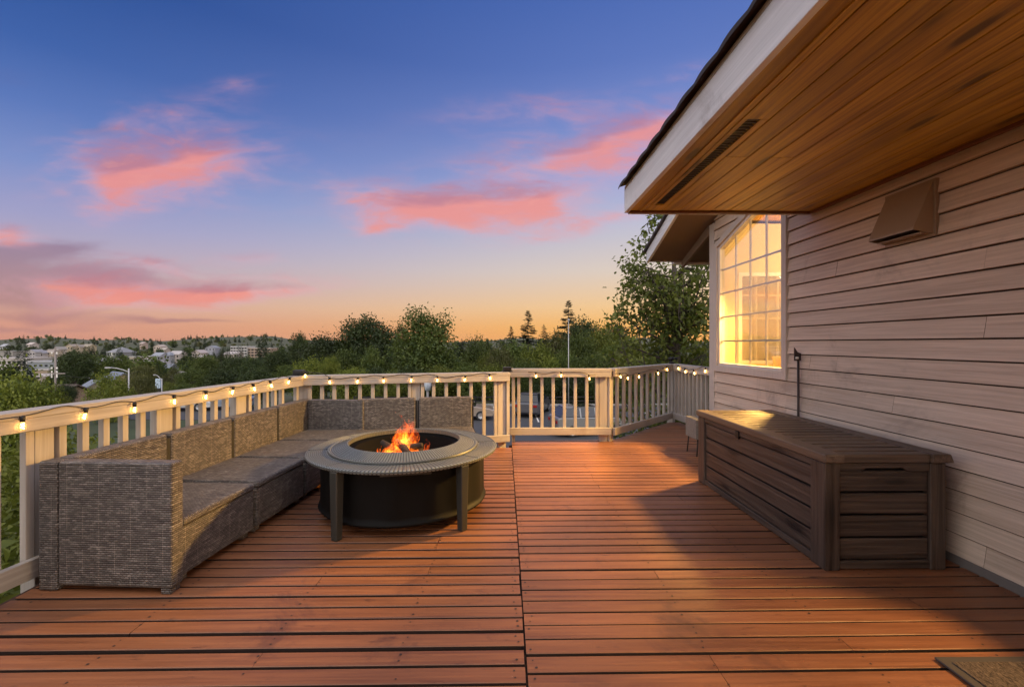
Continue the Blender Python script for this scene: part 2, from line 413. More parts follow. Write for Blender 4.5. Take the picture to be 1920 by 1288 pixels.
# ------------------------------------------------------------------ railings
def railing(name, label, cat, p0, p1, ztop, posts, bals, zlow, side=1, ext=(0, 0), group=None, feet=(), cap=True, wide=.092, post_top=0):
    """plan line p0-p1; local x along it, local y towards the deck"""
    L = math.hypot(p1[0] - p0[0], p1[1] - p0[1]); ang = math.atan2(p1[1] - p0[1], p1[0] - p0[0])
    t = thing(name, label, cat, (p0[0], p0[1], 0), ang, group)
    s = -1 if side == 1 else 1     # deck lies at local -y when walking left to right along the back
    def yb(a, b): return (min(s * a, s * b), max(s * a, s * b))
    a0, a1 = -ext[0], L + ext[1]
    y0, y1 = yb(-.075, .060)
    MB().box(a0, a1, y0, y1, ztop - .038, ztop).obj('top_rail', M_rail, t, .004)
    y0, y1 = yb(.021, .057)
    MB().box(a0 + .004, a1 - .004, y0, y1, ztop - .105, ztop - .0385).obj('sub_rail', M_rail, t, .003)
    MB().box(a0 + .004, a1 - .004, y0, y1, zlow[0], zlow[1]).obj('bottom_rail', M_rail, t, .003)
    for d in bals:
        MB().box(d - .019, d + .019, -.019, .019, zlow[0] - .0, ztop - .0385).obj('baluster', M_railv, t, .003)
    for d in posts:
        y0, y1 = yb(-.085, .004)
        MB().box(d - wide / 2, d + wide / 2, y0, y1, -.22, ztop - .0387).obj('post', M_railv, t, .004)
    for d in feet:
        MB().box(d - .02, d + .02, -.019, .0185, -.05, ztop - .0387).obj('baluster', M_railv, t, .003)
    return t, ang, L, s
def T(p0, p1, pxs):
    L = math.hypot(p1[0] - p0[0], p1[1] - p0[1]); return [online(px, p0, p1) * L for px in pxs]
LL = math.hypot(L1[0] - L0[0], L1[1] - L0[1])
def zl(z): return z / math.cos(math.atan2(L1[0] - L0[0], L1[1] - L0[1]))
lp = [-1.31, -.54, .235, .99, 1.75]
lb = []
for d in lp:
    lb += [d - .078, d + .078] + [d + .078 + .120 * k for k in range(1, 5)]
lb = [d for d in lb if d < LL - .10] + [LL - .06]
rail_L = railing('deck_railing', 'long railing running beside the wicker sofa on the valley side', 'railing', L0, L1, .903, lp, lb, (.03, .13), 1, (1.9, .03), 'deck railings')
bb = T(B0, B1, [581, 604, 627, 650.5, 675, 699, 723, 746.5, 768, 792, 813, 836.5, 860, 883, 907, 929, 952])
rail_B = railing('deck_railing', 'back railing between the corner post and the gate, behind the sofa', 'railing', B0, B1, .905,
                 T(B0, B1, [568.5, 780, 941]), bb, (.075, .155), 1, (0.0, .05), 'deck railings', wide=.094)
gp0, gp1 = (.06, GY), (1.37, GY)
rail_G = railing('deck_gate', 'wooden gate panel of the deck between two posts, facing the parked cars', 'gate', gp0, gp1, .93,
                 T(gp0, gp1, [1131]), T(gp0, gp1, [972.5, 995, 1016, 1037, 1058, 1078.5, 1100, 1119]), (.093, .183), 1, (0, -.02), feet=T(gp0, gp1, [962.5]), wide=.10)
ab = T(A0, A1, [1157, 1169.5, 1181.5, 1192.5, 1203.5, 1214, 1225, 1235, 1245, 1254])
rail_A = railing('deck_railing', 'slanting white railing from the gate to the far corner post', 'railing', A0, A1, .93,
                 T(A0, A1, [1146, 1263]), ab, (.078, .17), 1, (0, 0), 'deck railings', wide=.09)
rb = [.08 + .115 * k for k in range(11)]
rail_R = railing('deck_railing', 'short railing from the far corner post back to the house corner, wound with lights', 'railing', R0, R1, .93,
                 [], rb, (.08, .17), 1, (0, 0), 'deck railings')
def post_cap(label, x, y, z, kind):
    t = thing('post_cap', label, 'post cap', (x, y, z), .1, 'dark caps on the railing posts')
    if kind == 'box':
        MB().box(-.05, .05, -.05, .05, .012, .058).obj('cap_body', M_black, t, .006); MB().box(-.062, .062, -.062, .062, .001, .011).obj('base_plate', M_black, t, .002)
    else:
        MB().lathe([(.001, 0.001), (.045, .001), (.045, .02), (.02, .03), (.018, .05), (.04, .06), (.05, .08), (.04, .1), (.001, .105)], 20).obj('cap_body', M_black, t, 0, True)
        MB().tube([(.02, 0, .07), (.08, 0, .085), (.1, 0, .075)], .014).obj('spout', M_black, t, 0, True)
x, y, _ = G(951, 697, .905); post_cap('square black cap on the post between back railing and gate', x, y + .01, .905, 'box')
post_cap('black knob shaped cap on the far corner post by the trees', 2.64, 6.99, .93, 'knob')
post_cap('dark cap on the corner post above the corner of the sofa', -2.235, 4.84, .905, 'box')

# ------------------------------------------------------------------ string lights
M_wire = plain('string wire', (.04, .034, .03), .5)
def strand(label, rail, pix, extra=()):
    t, ang, L, s = rail
    Mw = Matrix.Translation(t.location) @ Matrix.Rotation(ang, 4, 'Z')
    p0 = Mw.translation; p1 = Mw @ Vector((L, 0, 0))
    n = Mw.to_3x3() @ Vector((0, s, 0))
    off = .074
    q0 = (p0 + n * off); q1 = (p1 + n * off)
    root = thing('string_light', label, 'string lights', tuple(q0), 0, 'strings of bulbs along the railings')
    pts = []
    for (px, py) in pix:
        k = online(px, q0, q1); p = q0.lerp(q1, k); d = ray(px, py)
        tt = p.y / d[1]; pts.append(Vector((p.x, p.y, H + d[2] * tt)))
    loc = Vector(q0)
    wire = MB(); W = []
    for i, p in enumerate(pts):
        soc = p + Vector((0, 0, .050)) - n * .006
        if i:
            a = W[-1]
            am = random.choice([-1, 1]) * random.uniform(.006, .02)
            for k in range(1, 8):
                f = k / 8; q = a.lerp(soc, f); q = q + Vector((0, 0, math.sin(f * PI) * am - .008 * math.sin(f * 2 * PI))) - n * .004
                W.append(q)
        W.append(soc)
    W = [W[0] - (q1 - q0).normalized() * min(.1, .1)] + W + [W[-1] + (q1 - q0).normalized() * .08]
    wire.tube([w - loc for w in W], .0034, 6)
    wire.obj('wire', M_wire, root, 0, True)
    for p in pts + [Vector(e) for e in extra]:
        c = p - loc; tl = Matrix.Translation(c) @ Matrix.Scale(.66, 4) @ Matrix.Rotation(random.uniform(-.25, .25), 4, 'X') @ Matrix.Rotation(random.uniform(-.25, .25), 4, 'Y')
        g = MB().lathe([(.0005, -.034), (.012, -.031), (.021, -.022), (.0255, -.008), (.025, .004), (.019, .020), (.0125, .032), (.012, .036)], 16)
        gb = g.obj('bulb', M_bulbglass, root, 0, True); gb.matrix_local = tl
        f = MB().tube([(.0085 * math.cos(a * 1.35), .0085 * math.sin(a * 1.35), -.020 + .0042 * a) for a in range(11)], .0034, 5)
        fo = f.obj('filament', M_bulb, gb, 0, True)
        sk = MB().lathe([(.0005, .078), (.012, .077), (.0165, .072), (.0165, .045), (.0150, .034), (.0005, .0335)], 14); sk.obj('socket', M_black, gb, 0, True)
strand('string of glowing bulbs along the long railing beside the sofa', rail_L, [(42, 799), (158, 781), (252, 768.5), (327, 753.5), (386, 744.5), (435.5, 735.5), (477, 729.5), (509, 723.5), (541, 716.5)])
strand('string of glowing bulbs along the back railing behind the sofa', rail_B, [(572, 705), (618, 716.5), (670, 715.5), (719, 714.5), (771, 713), (820, 713), (871, 712), (919, 709)])
strand('string of glowing bulbs along the gate', rail_G, [(1005, 705.5), (1052, 704.5), (1105, 710)], )
strand('string of glowing bulbs along the slanting railing', rail_A, [(1163.5, 706.5), (1177, 709), (1198, 706.5), (1234, 700), (1251, 693)])
strand('string of glowing bulbs beside the house corner post', rail_R, [(1272, 691), (1285, 697), (1302, 700), (1322, 696)])

# ------------------------------------------------------------------ wicker sofa
SR = math.atan(.068)                              # the left run follows the railing
def sofa_module(label, loc, rz, w, d, seat_z, back_z, arms=(), back=True, back2=False):
    """local x along the front (0..w), local y from front (0) to back (d)"""
    t = thing('sofa_section', label, 'sofa', loc, rz, 'sections of the wicker corner sofa')
    g = .017
    MB().box(g, w - g, .012, d - .10, seat_z - .045, seat_z).obj('seat', M_wicker, t, .016, seg=3)
    MB().box(g, w - g, .02, d - .02, .045, seat_z - .047).obj('base', M_wicker, t, .010)
    MB().box(.0006, w - .0006, .05, d - .03, .07, seat_z - .03).obj('gap_shade_block', M_wdark, t); MB().box(.0006, w - .0006, d - .085, d - .02, .07, back_z - .03).obj('gap_shade_block', M_wdark, t)  # black blocks filling the module gaps, coloured as their deep shade
    if back: MB().box(g, w - g, d - .095, d, .05, back_z).obj('backrest', M_wicker, t, .014, seg=3)
    if back2: MB().box(w - .095, w - .004, .0, d - .097, .05, back_z - .004).obj('backrest', M_wicker, t, .014, seg=3)
    for a in arms:
        x0, x1 = (-.075, .002) if a < 0 else (w - .002, w + .075)
        MB().box(x0, x1, -.004, d - .105, .03, back_z).obj('armrest', M_wicker, t, .012, seg=3)
        MB().box(x0, x1, d - .102, d, .004, back_z).obj('armrest_back_post', M_wicker, t, .010)
    for (lx, ly) in ((.03, .05), (w - .09, .05), (.03, d - .09), (w - .09, d - .09)):
        MB().box(lx, lx + .06, ly, ly + .05, 0.003, .047).obj('foot', M_wicker, t, .004)
    if arms:
        MB().box(-.072, -.01, .005, .055, .003, .032).obj('foot', M_wicker, t, .004)
    return t
# left run: starts at the arm near the camera; local x points away from the camera, local y to the railing side
def lrun(s):    # front edge of the left run, s metres along it from the camera side
    fx, fy = -1.655, 2.30
    return (fx + s * math.sin(SR), fy + s * math.cos(SR))
W_ = .622; D_ = .70
names = ['wicker sofa section nearest the camera, with the woven armrest at its end',
         'second wicker sofa section from the armrest, beside the long railing',
         'third wicker sofa section from the armrest, half hidden by the fire table']
for i in range(3):
    x, y = lrun(i * W_)
    sofa_module(names[i], (x, y, 0), PI / 2 - SR, W_, D_, .345, .655, (-1,) if i == 0 else ())
x, y = lrun(3 * W_)
BR = math.atan2(.30, 1.83)
sofa_module('wicker corner section where the two sofa runs meet under the corner post', (x, y, 0), PI / 2 - SR, .62, D_, .345, .655, (), True, True)
# back run: local x to the right, faces the camera
bx, by = -2.085 + .60, 4.735 + .02
def brun(s): return (-1.566 + s * math.cos(BR) + D_ * math.sin(BR), 4.788 + s * math.sin(BR) - D_ * math.cos(BR))
bl = ['middle wicker section of the back run, behind the flames', 'end wicker section of the back run, nearest the gate']
for i in range(2):
    x, y = brun(i * .612 - (.03 if i == 0 else 0))
    sofa_module(bl[i], (x, y, 0), BR, .609 + (.03 if i == 0 else 0), D_, .345, .66)

# ------------------------------------------------------------------ fire table
fx, fy = -.772, 3.44
pit = thing('fire_pit_table', 'large round bronze grey fire table with a black skirt and burning fire', 'fire pit', (fx, fy, 0), .0); pit.scale = (.94, .94, 1)
zt, zi = .462, .508
prof = [(.575, zt - .012), (.745, zt - .022), (.752, zt - .012), (.750, zt - .004), (.742, zt), (.735, zt - .003)]
for k in range(9):
    r = .730 - k * .0135; prof += [(r, zt), (r - .0105, zt), (r - .0115, zt - .004), (r - .0130, zt - .004)]
prof += [(.600, zt), (.590, zt), (.575, zt - .004)]
MB().lathe(prof, 96, close=True).obj('table_ring', M_pitring, pit)
prof = [(.588, zt + .001), (.592, zt + .006), (.588, zt + .014), (.574, zt + .016), (.566, zt + .012)]
for k in range(8):
    r = .562 - k * .0135; z = zt + .014 + (zi - zt - .014) * k / 8; prof += [(r, z), (r - .010, z + .004), (r - .0115, z + .001), (r - .013, z + .001)]
prof += [(.455, zi), (.446, zi + .002), (.440, zi - .002), (.440, zi - .03), (.45, zi - .03)]
MB().lathe(prof, 96).obj('inner_ring', M_pitring, pit)
MB().lathe([(.445, zi - .031), (.43, zi - .04), (.405, zi - .045), (.400, zi - .04), (.394, zi - .046), (.37, zi - .16), (.25, zi - .22), (.001, zi - .235)], 72).obj('fire_bowl', M_bowl, pit, 0, True)
ridge = []
NS = 200
sk = MB(); prof = [(.640, zt - .02), (.640, .36), (.640, .25), (.641, .13), (.642, .10), (.655, .095), (.660, .085), (.652, .075), (.60, .075)]
for r, z in prof:
    for k in range(NS):
        a = 2 * PI * k / NS; w = 1 + .008 * math.sin(a * 16) * (1 if z > .11 else .2)
        sk.v.append((r * w * math.cos(a), r * w * math.sin(a), z))
for i in range(len(prof) - 1):
    for k in range(NS): sk.f.append((i * NS + k, i * NS + (k + 1) % NS, (i + 1) * NS + (k + 1) % NS, (i + 1) * NS + k))
sk.obj('skirt', M_skirt, pit, 0, True)
MB().lathe([(.001, .082), (.655, .082)], 48).obj('skirt_floor', M_black, pit)
for k, a in enumerate((243.5, 316, 63.5, 136)):
    a = math.radians(a); M = Matrix.Rotation(a + PI / 2, 4, 'Z') @ Matrix.Translation((0, -.717, 0))
    l = MB(); l.hexa([M @ Vector(p) for p in ((-.026, -.026, 0), (.026, -.026, 0), (.026, .026, 0), (-.026, .026, 0))],
                     [M @ Vector(p) for p in ((-.034, -.034, zt - .023), (.034, -.034, zt - .023), (.034, .034, zt - .023), (-.034, .034, zt - .023))])
    l.obj('leg', M_pitleg, pit, .006)
M = Matrix.Rotation(math.radians(283 + 90), 4, 'Z')
MB().box(-.17, .17, -.668, -.655, zt - .052, zt - .03, M).obj('name_plate', M_pitleg, pit, .002)
for k in range(8):   # dark seams of the table segments
    a = math.radians(k * 45 + 12); M = Matrix.Rotation(a, 4, 'Z')
    MB().box(.598, .742, -.0012, .0012, zt - .006, zt + .0012, M).obj('segment_seam', M_black, pit)
fire = thing('camp_fire', 'bright orange flames rising from charred logs in the fire table bowl', 'fire', (fx, fy, zi - .21))
for k, (a, tl, ll, oy) in enumerate(((20, .35, .42, -.06), (100, .3, .40, .02), (160, .4, .36, .03), (65, .5, .34, -.02), (-30, .3, .38, 0), (130, .25, .34, -.1))):
    a = math.radians(a); d = Vector((math.cos(a) * math.cos(tl), math.sin(a) * math.cos(tl), math.sin(tl)))
    c = Vector((random.uniform(-.06, .08), oy, .06 + .018 * k))
    pts = [c + d * ll * (u - .5) + Vector((random.uniform(-.006, .006),) * 3) for u in (0, .2, .4, .6, .8, 1)]
    MB().tube(pts, [.024, .028, .027, .029, .027, .021], 9).obj('log', M_log, fire, 0, True)
em = MB()
for k in range(46):
    a = random.uniform(0, 2 * PI); r = .30 * math.sqrt(random.random()); s_ = random.uniform(.006, .014)
    em.ball((r * math.cos(a), r * math.sin(a) * .8, .03 + .05 * random.random()), s_, 5, 3, .7)
em.obj('embers', M_ember, fire)
def flame(c, h, r, lean, tw, seed):
    rr = random.Random(seed); n = 22; pts = []; rs = []
    ph = rr.uniform(0, 6); ph2 = rr.uniform(0, 6)
    for i in range(n + 1):
        u = i / n
        sway = .20 * h * u * math.sin(u * 5.2 * tw + ph) + .07 * h * u * math.sin(u * 13 + ph2)
        pts.append(Vector(c) + Vector((lean[0] * u * u * h + sway, lean[1] * u * u * h + .15 * h * u * math.cos(u * 5 * tw + ph2), u * h)))
        rs.append(max(.0008, r * (math.sin(PI * min(1, (u * .86 + .14)) ** .62)) * (1 - .35 * u) * (1 + .22 * math.sin(u * 17 + ph))))
    return MB().tube(pts, rs, 12)
tongues = [((.0, -.02, .05), .36, .075), ((-.02, .0, .03), .42, .085), ((.03, .02, .06), .33, .08), ((-.05, -.03, .05), .30, .07), ((.05, -.05, .02), .26, .075), ((.0, .04, .05), .38, .065),
           ((-.1, -.02, .03), .24, .05), ((-.14, .02, .04), .20, .042), ((-.17, -.05, .03), .15, .035), ((.1, .0, .04), .26, .042), ((.15, .03, .04), .22, .034), ((.18, -.06, .03), .16, .032),
           ((-.09, -.10, .0), .20, .05), ((.02, -.13, .0), .19, .06), ((.1, -.12, .0), .16, .048), ((.23, -.02, .02), .12, .022), ((-.24, -.08, .01), .11, .02), ((.21, -.10, .0), .10, .026),
           ((-.02, -.08, .02), .28, .07), ((.02, -.03, .1), .36, .05), ((-.03, .0, .12), .36, .045), ((.27, -.1, .01), .07, .014), ((.29, .0, .03), .08, .012), ((-.2, .0, .03), .16, .025),
           ((-.01, -.05, .06), .24, .06), ((.015, -.06, .0), .22, .085)]
for k, (c, h, r) in enumerate(tongues):
    flame(c, h * .88, r * .92, (-.02 - c[0] * .6 + random.uniform(-.25, .25), random.uniform(-.1, .1)), random.uniform(.7, 1.4), k * 13 + 5).obj('flame', M_flame, fire, 0, True)

# ------------------------------------------------------------------ deck storage box
x0b, x1b, y0b, y1b = 1.758, 2.435, 2.405, 4.005
bx = thing('storage_box', 'long dark brown wood look deck box with a slatted lid by the wall', 'storage box', ((x0b + x1b) / 2, (y0b + y1b) / 2, 0))
ox, oy = (x0b + x1b) / 2, (y0b + y1b) / 2; w2, l2 = (x1b - x0b) / 2, (y1b - y0b) / 2
zb = .592
def bobj(mb, name, mat, bev=.004, par=None): 
    return mb.obj(name, mat, par or bx, bev)
for sx in (-1, 1):
    for sy in (-1, 1):
        a0, a1 = (-w2, -w2 + .085) if sx < 0 else (w2 - .085, w2)
        b0, b1 = (-l2, -l2 + .12) if sy < 0 else (l2 - .12, l2)
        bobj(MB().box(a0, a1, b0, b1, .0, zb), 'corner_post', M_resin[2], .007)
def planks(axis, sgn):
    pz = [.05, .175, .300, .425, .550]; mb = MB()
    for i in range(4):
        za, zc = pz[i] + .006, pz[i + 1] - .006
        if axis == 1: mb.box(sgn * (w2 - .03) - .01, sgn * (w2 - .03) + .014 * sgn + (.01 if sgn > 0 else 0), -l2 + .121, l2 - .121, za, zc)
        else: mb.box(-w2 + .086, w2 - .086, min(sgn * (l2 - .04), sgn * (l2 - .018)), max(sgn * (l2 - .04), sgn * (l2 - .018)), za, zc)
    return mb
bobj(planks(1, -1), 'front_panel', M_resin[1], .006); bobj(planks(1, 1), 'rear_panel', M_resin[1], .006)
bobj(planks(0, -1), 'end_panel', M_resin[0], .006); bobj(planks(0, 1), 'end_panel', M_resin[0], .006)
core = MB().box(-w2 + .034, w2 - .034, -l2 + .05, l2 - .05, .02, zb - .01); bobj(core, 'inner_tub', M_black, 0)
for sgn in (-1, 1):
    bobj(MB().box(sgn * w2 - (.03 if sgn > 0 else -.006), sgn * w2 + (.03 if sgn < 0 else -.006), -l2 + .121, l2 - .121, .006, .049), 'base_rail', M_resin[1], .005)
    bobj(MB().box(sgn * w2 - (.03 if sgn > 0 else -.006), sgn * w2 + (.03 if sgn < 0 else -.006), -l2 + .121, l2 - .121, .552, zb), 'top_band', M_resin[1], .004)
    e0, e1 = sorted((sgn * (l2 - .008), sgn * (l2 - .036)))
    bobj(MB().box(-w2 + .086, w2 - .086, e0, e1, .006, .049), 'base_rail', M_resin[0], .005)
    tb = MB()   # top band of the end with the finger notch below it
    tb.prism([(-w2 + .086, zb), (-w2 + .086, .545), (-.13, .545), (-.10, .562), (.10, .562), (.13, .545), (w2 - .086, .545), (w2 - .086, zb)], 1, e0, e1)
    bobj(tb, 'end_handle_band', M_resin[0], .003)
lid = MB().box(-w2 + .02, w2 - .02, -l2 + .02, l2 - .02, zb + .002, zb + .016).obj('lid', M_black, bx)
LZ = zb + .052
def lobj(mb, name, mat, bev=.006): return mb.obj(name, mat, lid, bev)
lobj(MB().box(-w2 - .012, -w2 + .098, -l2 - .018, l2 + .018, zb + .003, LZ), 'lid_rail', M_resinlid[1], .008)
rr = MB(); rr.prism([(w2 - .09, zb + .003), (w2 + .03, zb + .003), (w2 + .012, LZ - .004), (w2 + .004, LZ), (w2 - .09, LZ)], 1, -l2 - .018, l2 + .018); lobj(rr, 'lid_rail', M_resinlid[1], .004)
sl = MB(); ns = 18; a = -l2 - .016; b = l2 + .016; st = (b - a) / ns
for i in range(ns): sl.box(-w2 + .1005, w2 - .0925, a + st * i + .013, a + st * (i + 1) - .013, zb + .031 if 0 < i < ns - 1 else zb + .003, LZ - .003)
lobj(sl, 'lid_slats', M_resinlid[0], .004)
lt = MB().box(-w2 - .004, -w2 + .012, .10, .145, zb - .062, zb - .004); bobj(lt, 'latch', M_black, .003)

# ------------------------------------------------------------------ small table behind the box
st_ = thing('side_table', 'small grey wooden block table on thin metal legs behind the storage box', 'side table', (2.30, 4.98, 0))
MB().box(-.20, .20, -.14, .14, .19, .41).obj('table_body', wood('grey weathered wood', (.15, .14, .125), (.25, .24, .215), 0, .7, .3, .1, 50), st_, .005)
for sx in (-1, 1):
    for sy in (-1, 1): MB().tube([(sx * .17, sy * .12, .19), (sx * .185, sy * .13, 0)], .007).obj('leg', M_black, st_, 0, True)

# ------------------------------------------------------------------ door mat
px, py, _ = G(1752, 1238); 
mat_ = thing('door_mat', 'brown coir door mat with a dark border on the deck boards', 'door mat', (px + .36, py - .24, 0), -.01)
def coir():
    m, t, b = newmat('coir'); tc = t.node('ShaderNodeTexCoord').outputs['Object']
    n1 = t.noise(t.mapping(tc, (90, 30, 1)), 1, 3, .6, 2.5).outputs[0]
    t.put(b.inputs['Base Color'], t.mix(t.sm(n1, .35, .65), (.035, .025, .017), (.17, .125, .085))); b.inputs['Roughness'].default_value = .95
    bump(t, b, n1, .01); return m
MB().box(-.36, .36, -.24, .24, .0045, .014).obj('mat_border', plain('rubber border', (.055, .047, .042), .7), mat_, .003)
MB().box(-.325, .325, -.205, .205, .0145, .019).obj('mat_pile', coir(), mat_, .002)
# ------------------------------------------------------------------ the house
house = thing('house', 'tan lap sided house with pine soffit and lit window beside the deck', 'house', (WALLX, 2.0, 0))
HX, HY = WALLX, 2.0
def hobj(mb, name, mat, bev=0, par=None, smooth=False):   # geometry given in world coordinates, stored relative to the house
    if par is None or par is house:
        mb.v = [(p[0] - HX, p[1] - HY, p[2]) for p in mb.v]; return mb.obj(name, mat, house, bev, smooth)
    mb.v = [(p[0] - HX, p[1] - HY, p[2]) for p in mb.v]
    return mb.obj(name, mat, par, bev, smooth)
def clip(poly, a, b, c):       # keep a*y+b*z<=c
    out = []
    for i in range(len(poly)):
        p, q = poly[i], poly[(i + 1) % len(poly)]
        dp, dq = a * p[0] + b * p[1] - c, a * q[0] + b * q[1] - c
        if dp <= 0: out.append(p)
        if (dp < 0 < dq) or (dq < 0 < dp):
            f = dp / (dp - dq); out.append((p[0] + (q[0] - p[0]) * f, p[1] + (q[1] - p[1]) * f))
    return out
SL = .338; EY, EZ = 6.40, 2.445; RY = 1.5      # roof underside: eave and ridge
def roof_u(y): return EZ + SL * (EY - y) if y > RY else EZ + SL * (EY - RY) - SL * (RY - y)
WO = [(5.377, .915), (3.988, .915), (3.988, 2.458 + .307 * 1.389), (5.377, 2.458)]      # window outer, (y,z)
HS = .307
def inset(p, d):
    y1, z0, y0 = p[0][0] - d, p[0][1] + d, p[1][0] + d
    k = d * math.sqrt(1 + HS * HS); top = lambda y: p[3][1] + HS * (p[3][0] - y) - k
    return [(y1, z0), (y0, z0), (y0, top(y0)), (y1, top(y1))]
WI1 = inset(WO, .07); WI2 = inset(WI1, .034)
DO = [(1.72, .93), (.70, .93), (.70, 1.90), (1.72, 1.90)]     # glazed upper half of the door near the camera
PO = [(.60, .08), (-2.3, .08), (-2.3, 2.12), (.60, 2.12)]       # glazed opening added behind the camera to let fill light out
def outside(poly, hole, slope):
    """pieces of poly outside a hole (y1,z0),(y0,z0),(y0,top),(y1,top)"""
    y1, z0 = hole[0]; y0 = hole[1][0]
    res = [clip(poly, 1, 0, y0), clip(poly, -1, 0, -y1)]
    mid = clip(clip(poly, -1, 0, -y0), 1, 0, y1)
    if len(mid) > 2:
        res.append(clip(mid, 0, 1, z0))
        zt1 = hole[3][1]; res.append(clip(mid, -slope, -1, -(zt1 + slope * y1)))
    return [r for r in res if len(r) > 2]
def gable(poly):
    poly = clip(poly, SL, 1, EZ + SL * EY - .012); return clip(poly, -SL, 1, EZ + SL * (EY - RY) - SL * RY - .012)
h_mid = inset(WO, .035)
def wallpieces(poly):
    ps = [gable(poly)]
    for hole, sl in ((h_mid, HS), (DO, 0), (PO, 0)):
        ps = [q for p in ps if len(p) > 2 for q in outside(p, hole, sl)]
    return ps
sd = MB(); EXP = .1234; z = .052; z0s = 1.28 - 10 * EXP
k = 0
while True:
    za = z0s + k * EXP; zb_ = za + EXP; k += 1
    if za > 4.3: break
    cuts = [-4.0, 5.405]
    if random.random() < .4: cuts.append(random.choice([2.335, 2.335, 1.1, 3.4, 2.9]))
    if random.random() < .5: cuts.append(random.choice([3.7, 0.2]))
    cuts = sorted(set(cuts))
    for ya, yb_ in zip(cuts, cuts[1:]):
        ya2, yb2 = ya + .0005, yb_ - .0005
        jit = random.uniform(-.0012, .0012)
        for p in wallpieces([(ya2, za + .001), (yb2, za + .001), (yb2, zb_ - .009), (ya2, zb_ - .009)]):
            X = lambda q: WALLX - .020 * (1 - (q[1] - za) / EXP) - .001 + jit
            f = [(X(q), q[0], q[1]) for q in p]; n = len(f)
            sd.add(f, [tuple(range(n))])
            # lower lip
            zl_ = min(q[1] for q in p)
            if zl_ < za + .002:
                lo = [q for q in f if q[2] < za + .002]
                yy0, yy1 = min(q[1] for q in lo), max(q[1] for q in lo)
                xx = lo[0][0]; sd.add([(xx, yy0, zl_), (xx, yy1, zl_), (WALLX + .004, yy1, zl_), (WALLX + .004, yy0, zl_)], [(0, 1, 2, 3)])
hobj(sd, 'siding_wall', M_siding)
# sheathing behind the siding, inner plaster
sh = MB()
for x, col in ((WALLX + .006, 0),):
    for p in wallpieces([(-4.0, -.3), (5.40, -.3), (5.40, 4.3), (-4.0, 4.3)]): sh.prism(p, 0, x, x + .11)
hobj(sh, 'wall_core', M_inner)
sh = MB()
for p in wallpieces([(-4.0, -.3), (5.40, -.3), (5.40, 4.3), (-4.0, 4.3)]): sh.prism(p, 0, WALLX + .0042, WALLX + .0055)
hobj(sh, 'lap_shadow_sheet', plain('lap shadow', (.05, .036, .028), .9))  # sheet coloured dark to draw the shadow line under each lap
hobj(MB().box(WALLX - .022, WALLX + .12, 5.406, 5.525, -.25, roof_u(5.52) - .01), 'corner_board', M_trim, .004)
hobj(MB().box(WALLX - .027, WALLX + .003, -4.0, 5.40, -.26, .048), 'skirt_board', plain('grey skirt paint', (.15, .135, .125), .6))
# trapezoid window
def ring(A, B, xa, xb, name, mat, par, bev=.003):
    mb = MB()
    for i in range(4):
        j = (i + 1) % 4; mb.prism([A[i], A[j], B[j], B[i]], 0, xa, xb)
    return hobj(mb, name, mat, bev, par)
win = ring(WO, WI1, WALLX - .036, WALLX + .004, 'window', M_trim, house); tag(win, 'lit trapezoid window with a white grid')
ring(WI1, WI2, WALLX - .014, WALLX + .05, 'window_frame', M_vinyl, win)
zt_ = WI2[3][1]; yt_ = WI2[3][0]; topz = lambda y: zt_ + HS * (yt_ - y)
pane = MB(); pane.prism(WI2, 0, WALLX + .0105, WALLX + .0145); hobj(pane, 'pane', M_glass, 0, win)
mu = MB()
for y in (4.965, 4.672, 4.382): mu.box(WALLX + .018, WALLX + .034, y - .009, y + .009, WI2[0][1], topz(y) - .004)
for z in (1.28, 1.565, 1.85, 2.13):
    ye = WI2[0][0]; mu.box(WALLX + .0165, WALLX + .0355, WI2[1][0], ye, z - .009, z + .009)
hobj(mu, 'muntin_grid', M_white, 0, win)
# glazed door and added fill opening outside the picture, whose lamps light the deck
for nm, O in (('door', DO), ('fill_light_opening', PO)):
    I = [(O[0][0] - .07, O[0][1] + .07), (O[1][0] + .07, O[1][1] + .07), (O[2][0] + .07, O[2][1] - .07), (O[3][0] - .07, O[3][1] - .07)]
    d = ring(O, I, WALLX - .03, WALLX + .08, nm, M_white, house)
    p = MB(); p.prism(I, 0, WALLX + .02, WALLX + .024); hobj(p, 'pane', M_glass, 0, d)
# room behind the window
rm = MB()
IX0, IX1, IY0, IY1 = WALLX + .118, 6.6, 2.6, 5.39
rm.box(IX0, IX1, IY0, IY1 + .13, -.10, -.02)
hobj(rm, 'interior_floor', plain('interior floor', (.30, .17, .08), .5))
FX0, FX1, FZ0, FZ1 = 2.86, 4.7, 1.0, 2.12
fw = MB()
fw.box(IX0, FX0, IY1, IY1 + .12, -.02, 2.72); fw.box(FX1, IX1, IY1, IY1 + .12, -.02, 2.72)
fw.box(FX0, FX1, IY1, IY1 + .12, -.02, FZ0); fw.box(FX0, FX1, IY1, IY1 + .12, FZ1, 2.72)
fw.box(IX1, IX1 + .1, IY0, IY1 + .12, -.02, 3.72); fw.box(IX0, IX1, IY0 - .1, IY0, -.02, 3.72)
hobj(fw, 'interior_wall', M_inner)
cl = MB()
cl.hexa([(IX0, IY0, roof_u(IY0) - .03), (IX1, IY0, roof_u(IY0) - .03), (IX1, IY1, roof_u(IY1) - .03), (IX0, IY1, roof_u(IY1) - .03)],
        [(IX0, IY0, roof_u(IY0)), (IX1, IY0, roof_u(IY0)), (IX1, IY1, roof_u(IY1)), (IX0, IY1, roof_u(IY1))])
hobj(cl, 'interior_ceiling', M_ceil)
w2_ = MB()
w2_.box(FX0, FX1, IY1 - .012, IY1 + .05, FZ0, FZ0 + .045); w2_.box(FX0, FX1, IY1 - .012, IY1 + .05, FZ1 - .045, FZ1)
